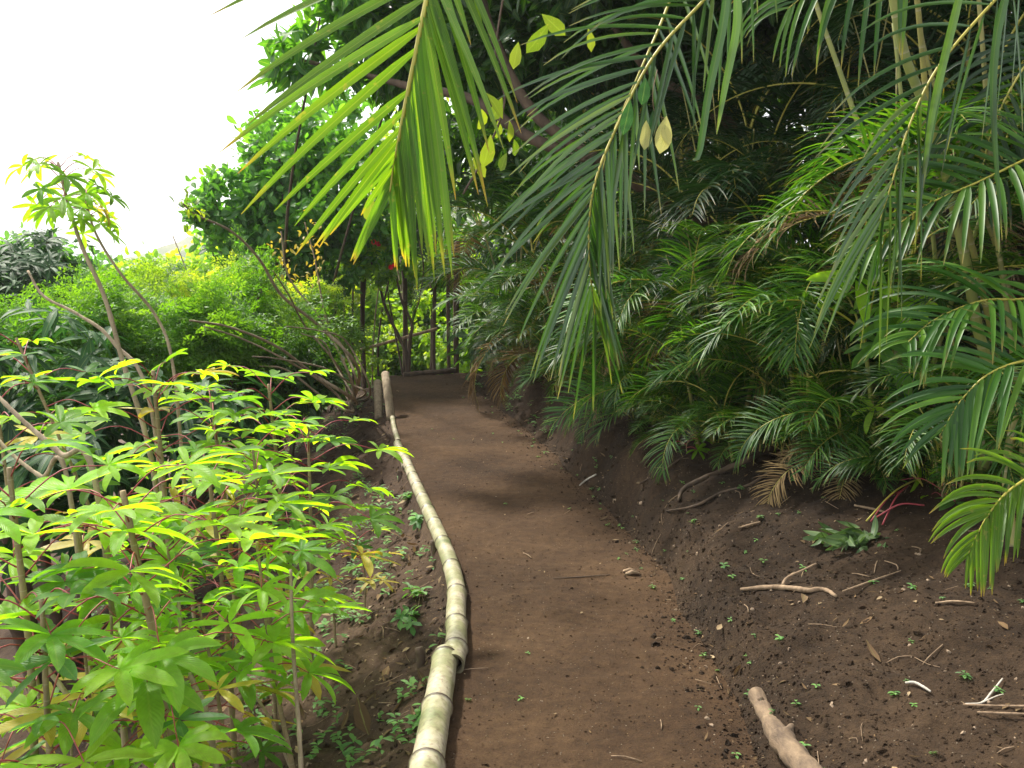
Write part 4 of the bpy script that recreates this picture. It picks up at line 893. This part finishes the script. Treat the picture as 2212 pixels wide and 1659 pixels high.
# background wall of sunlit shrubs beyond path end
lab = ['sunlit lime shrub beyond the wooden rail, left part', 'sunlit lime shrub beyond the wooden rail, middle part', 'sunlit lime shrub beyond the dark posts', 'tall leafy shrub behind the red flowers',
       'leafy shrub deep behind the farthest areca palm', 'tall shrub behind the round broad leaved tree', 'sunlit undergrowth shrub below the end of the path', 'sunlit undergrowth shrub below the wooden rail']
for k, (x, y, top, rx) in enumerate([(-2.9, 15.5, 1.6, 1.2), (-1.6, 16.2, 1.5, 1.2), (-.2, 16, 1.5, 1.2), (-1.9, 18, 3.6, 1.6), (.8, 17.5, 3.2, 1.8), (-3.8, 17, 3.0, 1.4), (-1.6, 14, .2, .9), (-2.9, 13.5, .2, .9)]):
    g = gb(x, y); lo = [(np.array([x + dx, y + dy, g[2] + (top - g[2]) * f]), np.array([rx * .6, rx * .6, (top - g[2]) * .22])) for dx, dy, f in ((-.5, 0, .3), (.5, .2, .35), (-.3, .2, .6), (.5, 0, .68), (0, .1, .9))]
    tree('background_shrub', lab[k], 'shrub', g, lo, 13000, 'round', .075, 'lime' if k not in (5,) else 'round', .04, seed=50 + k, group='shrubs beyond the end of the path', shell=.2)
# upright multi-stem shrubs with dark leaves near path end
lab = ['many stemmed shrub left of the Y shaped one near path end', 'dark stemmed shrub behind the bare arching stems', 'slender shrub between the Y shaped shrub and dark posts']
for k, (x, y, h, n) in enumerate([(-2.05, 12.2, 2.6, 9), (-2.75, 11.2, 2.2, 10), (-1.1, 13.2, 2.4, 3)]):
    g = gb(x, y); t = thing('stemmed_shrub', lab[k], 'shrub', g)
    for i in range(n):
        a = rng.normal(size=2) * [.22, .2]; e = np.array([a[0] * 2.0, a[1] * 1.5, h + rng.random() * .7]); b = Buf()
        tube(b, bez([(a[0], a[1], -.1), (a[0] * 1.2 + rng.normal() * .05, a[1], h * .5), e], 10), np.linspace(.017, .006, 10) * rng.uniform(.6, 1.3), 7); b.build('stem', M['bark' if i % 3 else 'graystem'], t)
    lo = [(g + [rng.normal() * .3, rng.normal() * .2, h * f], np.array([.5, .45, .35])) for f in (.35, .6, .85, 1.1)]
    crown('foliage', t, 'round' if k == 1 else 'lime', g, lo, 1300, LT['round'], .07, seed=70 + k, shell=.1)
# Y shaped shrub with red flowers
g = np.array([*P(880, 806, 11.7)[:2], 0]); g[2] = T(g[0], g[1]) - .02
t = thing('flowering_shrub', 'dark Y shaped shrub with red flowers at the path end', 'shrub', g)
for px, r_ in (([(878, 770), (860, 725), (835, 670), (820, 620), (800, 560)], .028), ([(885, 740), (890, 700), (868, 650), (855, 590)], .026), ([(890, 700), (905, 650), (915, 580), (905, 520)], .016), ([(850, 700), (838, 630), (845, 570)], .012)):
    b = Buf(); tube(b, bez([np.zeros(3) - [0, 0, .05]] + [P(u, v, 11.7) - g for u, v in px], 24), np.linspace(r_, r_ * .4, 24), 8, rough=.06); b.build('branch', M['bark'], t)
crown('foliage', t, 'lime', g, [lobe(800, 560, 11.7, .4, .4, .25), lobe(860, 590, 11.8, .4, .4, .2), lobe(840, 520, 11.7, .35, .3, .2), lobe(910, 560, 11.8, .3, .3, .3)], 900, LT['round'], .075, seed=80, shell=.1)
for u, v in ((808, 523), (818, 527), (845, 577), (853, 572)):
    b = Buf(); a = np.arange(7) * .9; scatter(b, leaf_template(1, .7, 4, .2, -.3, 'round'), np.zeros((7, 3)), frames(np.stack([np.cos(a), -.5 + 0 * a, np.sin(a)], -1), np.array([[0, -1.0, .2]] * 7)), np.full(7, .04), rng.random(7))
    b.build('flower', M['flower'], t, loc=P(u, v, 11.35) - g)
# fan palm
g = np.array([*P(870, 640, 12.6)[:2], 0]); g[2] = T(*g[:2]); t = thing('fan_palm', 'dark fan palm with stiff radiating leaves beside the red flowers', 'palm', g)
b = Buf(); tube(b, bez([(0, 0, -.1), P(875, 640, 12.6) - g, P(868, 560, 12.6) - g], 10), .03, 8); b.build('trunk', M['bark'], t)
for hx, hz, az in ((870, 540, 0), (890, 500, .7), (850, 560, -.6)):
    c0 = P(hx, hz, 12.4) - g; b = Buf(); a = np.linspace(-1.9, 1.9, 26) + az
    scatter(b, leaf_template(1, .07, 5, .4, .15), np.repeat(c0[None], 26, 0), frames(np.stack([np.sin(a) * 1, -.35 + 0 * a, np.cos(a)], -1), np.array([[0, -1.0, .5]] * 26)), rng.uniform(.38, .5, 26), rng.random(26)); b.build('leaf', M['arecadark'], t)
# rail and posts
b = Buf(); tube(b, bez([P(775, 757, 11.9), P(860, 733, 11.9), P(945, 710, 11.9)], 14), .019, 10, rough=.04)
o = b.build('wooden_rail', M['twig'], label='slanting wooden rail tied across the end of the path', category='rail')
for k, (u, ub, vt, vb, r_, lb) in enumerate([(938, 936, 500, 812, .022, 'dark post supporting the right end of slanting rail'), (783, 787, 540, 835, .03, 'dark post supporting the left end of slanting rail'), (968, 970, 470, 795, .022, 'thin dark post right of the rail'), (985, 985, 520, 800, .035, 'thick dark post nearest the mound of earth')]):
    a = P(ub, vb, 12.0); a[2] = T(a[0], a[1]) - .05; b = Buf(); tube(b, bez([a, P(u, (vt + vb) / 2, 12.0), P(u + 3, vt, 12.0)], 10), r_, 9, rough=.06); b.build('wooden_post', M['bark'], label=lb, category='post')
b = Buf(); a, c_ = P(872, 812, 11.35), P(985, 792, 11.6); a[2] = T(a[0], a[1]) + .02; c_[2] = T(c_[0], c_[1]) + .04; tube(b, bez([a, (a + c_) / 2, c_], 10), .03, 8, rough=.08); b.build('edging_log', M['bark'], label='dark thin log edging the far end of the path', category='log')

# overhead tree: limbs, dark canopy and unseen crown lobes added to shade the palms
base = np.array([3.6, 8.2, T(3.6, 8.2)]); t = thing('overhanging_tree', 'large dark tree with diagonal brown limbs spreading over the palms', 'tree', base)
for px, ds, r_, m_ in (([(1900, 760), (1640, 560), (1530, 485), (1420, 420), (1300, 350), (1150, 240), (1060, 60), (1030, -60)], [7.6, 7.2, 7, 6.9, 6.8, 6.8, 6.9, 7], .062, 'bark'),
                       ([(2000, 600), (1830, 460), (1720, 385), (1620, 300), (1530, 235), (1400, 150), (1300, 20)], [8, 7.6, 7.5, 7.4, 7.3, 7.3, 7.3], .06, 'bark'),
                       ([(1290, 345), (1150, 300), (1020, 215), (900, 190), (780, 160), (650, 130)], [6.8, 6.9, 7, 7.2, 7.4, 7.6], .035, 'bark'),
                       ([(2150, 600), (2120, 300), (2070, 100), (2000, -100)], [8, 7.6, 7.5, 7.5], .07, 'bark')):
    q = [np.array([0, 0, -.2]), np.array([0, 0, 1.0])] if px[0][0] > 1500 else []
    q = q + [P(u, v, d) - base for (u, v), d in zip(px, ds)]; b = Buf(); tube(b, bez(q, 60), np.linspace(r_ * 1.3, r_ * .4, 60), 12, rough=.05); b.build('limb', M[m_], t)
crown('crown', t, 'dark', base, [lobe(1180, 60, 8, 1.0, .9, .6), lobe(1450, 60, 8.5, 1.2, 1, .7), lobe(1750, 50, 8.5, 1.3, 1, .8), lobe(2050, 50, 8.5, 1.3, 1, .8), lobe(2250, 250, 8.5, 1, 1, 1), lobe(950, 60, 8, .8, .8, .5),
                                  lobe(1300, -150, 7, 1.3, 1.2, .5), lobe(1700, -250, 6.5, 1.4, 1.4, .5), lobe(2100, -250, 6, 1.4, 1.4, .5), lobe(1050, 330, 9, .7, .6, .4), (np.array([1.0, 7.4, 4.7]), np.array([1.0, 1.2, .5])), (np.array([.6, 8.9, 4.5]), np.array([1.0, 1.0, .4])), (np.array([2.2, 9.0, 5.2]), np.array([1.3, 1.2, .5])), (np.array([2.2, 3.2, 4.6]), np.array([1.5, 1.5, .5])), (np.array([1.4, 5.2, 4.8]), np.array([1.3, 1.5, .5])), (np.array([3.6, 4.5, 5.0]), np.array([1.7, 1.7, .6])), (np.array([3.0, 1.5, 4.4]), np.array([1.6, 1.5, .5])), (np.array([2.6, 7.0, 5.2]), np.array([1.6, 1.6, .6])), (np.array([4.6, 6.6, 5.2]), np.array([1.8, 1.8, .6]))], 75000, LT['lance'], .15, seed=90, shell=.15)
tree('overhanging_tree', 'dark leaved tree beside the sky, leaves outlined behind bright frond', 'tree', gb(-3.1, 12.6),
     [lobe(700, 90, 7.6, .45, .5, .35), lobe(820, 60, 7.8, .5, .5, .4), lobe(650, 120, 7.5, .22, .3, .25), lobe(900, 150, 8, .5, .5, .3), lobe(980, 20, 8, .6, .6, .4), lobe(760, -80, 7.6, .6, .6, .4), lobe(1060, 180, 8.4, .4, .5, .4)], 2600, 'lance', .17, 'round', .028, limbs=2, seed=91, shell=.2)
# forest backdrop on the rising ground
lab = ['dark forest tree closing the view behind the palms at centre', 'dark forest tree behind the palm grove, right of centre', 'dark forest tree behind the palm grove at right', 'dark forest tree at the far right edge', 'dark forest tree over the path end']
for k, (x, y, h, rx) in enumerate([(1.2, 12.5, 4.6, 1.7), (3.2, 11.5, 4.8, 1.8), (5.2, 10, 4.6, 1.9), (6.4, 8, 4.2, 1.8), (.4, 15.5, 4.8, 1.5)]):
    g = gb(x, y); lo = [(g + [dx * rx, dy * rx, h * f], np.array([rx * .6, rx * .6, h * .16])) for dx, dy, f in ((-.6, -.3, .1), (.6, -.3, .1), (0, -.2, .18), (-.5, 0, .3), (.5, .2, .3), (-.4, .2, .55), (.5, 0, .6), (0, .1, .8), (-.5, -.2, .95), (.5, -.1, 1.0))]
    tree('forest_tree', lab[k], 'tree', g, lo, 14000, 'lance', .16, 'dark', .06, limbs=4, seed=95 + k, group='dark trees behind the palm grove', shell=.15)

# hanging pale leaves caught on the frond
t = thing('hanging_leaves', 'two pale yellow eaten leaves with grey ones hanging from the frond', 'leaves', P(1400, 225, 2.7)); o0 = np.array(t.location)
for (u, v), (u2, v2), W, m_ in (((1396, 260), (1394, 322), .34, 'paleleaf'), ((1440, 250), (1428, 330), .36, 'paleleaf'), ((1430, 262), (1446, 312), .3, 'paleleaf'), ((1395, 168), (1388, 225), .36, 'mango'), ((1362, 215), (1348, 290), .28, 'mango'), ((1410, 238), (1412, 285), .3, 'mango')):
    a, e = P(u, v, 2.72), P(u2, v2, 2.7); d = e - a; L = np.linalg.norm(d); b = Buf()
    V, F, UV = leaf_template(1, W * 1.3, 7, .2, .1, 'obov'); R = frames(d[None], np.array([[.2, -1.0, .1]]))[0]; b.add(V @ R.T * L + (a - o0), F, UV, rng.random()); b.build('leaf', M[m_], t)
b = Buf(); tube(b, bez([P(1420, 150, 2.75) - o0, P(1410, 200, 2.74) - o0, P(1415, 245, 2.73) - o0, P(1435, 255, 2.72) - o0], 10), .0012, 5); b.build('stalk', M['twig'], t)
# pale spotted leaves of a climber behind the frond
t = thing('climbing_vine', 'climber with pale yellow green spotted leaves between the two fronds', 'vine', P(1060, 120, 5.0)); o0 = np.array(t.location)
b = Buf(); tube(b, bez([P(1100, -80, 5) - o0, P(1070, 120, 5) - o0, P(1090, 220, 5) - o0, P(1050, 330, 5) - o0, P(1000, 420, 5) - o0], 30), .006, 6); b.build('stem', M['bark'], t)
b = Buf(); q = [(1040, 235), (1075, 260), (1020, 340), (1085, 210), (1095, 330), (1060, 290), (1185, 50), (1170, 30), (1270, 60), (1120, 90), (830, 400), (845, 380), (800, 420), (1100, 260), (1050, 200), (1110, 300)]
pos = np.array([P(u, v, 5 + rng.normal() * .2) for u, v in q]) - o0; n = len(q); scatter(b, LT['obov'], pos, frames(rng.normal(size=(n, 3)) * .4 + [0, 0, -1], np.array([[.3, -1.0, .3]] * n) + rng.normal(size=(n, 3)) * .3), rng.uniform(.10, .17, n), rng.random(n)); b.build('foliage', M['climber'], t)

# thin air haze: a closed box round the camera and the whole scene
xs, ys, zs = (-460, 460), (-30, 520), (-60, 40)
hm = bpy.data.meshes.new('haze'); V = [(x, y, z) for z in zs for y in ys for x in xs]
hm.from_pydata(V, [], [(0, 2, 3, 1), (4, 5, 7, 6), (0, 1, 5, 4), (2, 6, 7, 3), (0, 4, 6, 2), (1, 3, 7, 5)])
m = bpy.data.materials.new('haze_air'); m.use_nodes = True; n = m.node_tree.nodes; n.clear()
pv = n.new('ShaderNodeVolumePrincipled'); pv.inputs['Color'].default_value = (.93, .96, 1, 1); pv.inputs['Density'].default_value = HAZE; pv.inputs['Anisotropy'].default_value = .3
o = n.new('ShaderNodeOutputMaterial'); m.node_tree.links.new(pv.outputs[0], o.inputs['Volume']); hm.materials.append(m)
ho = bpy.data.objects.new('haze', hm); col.objects.link(ho); ho['kind'] = 'stuff'
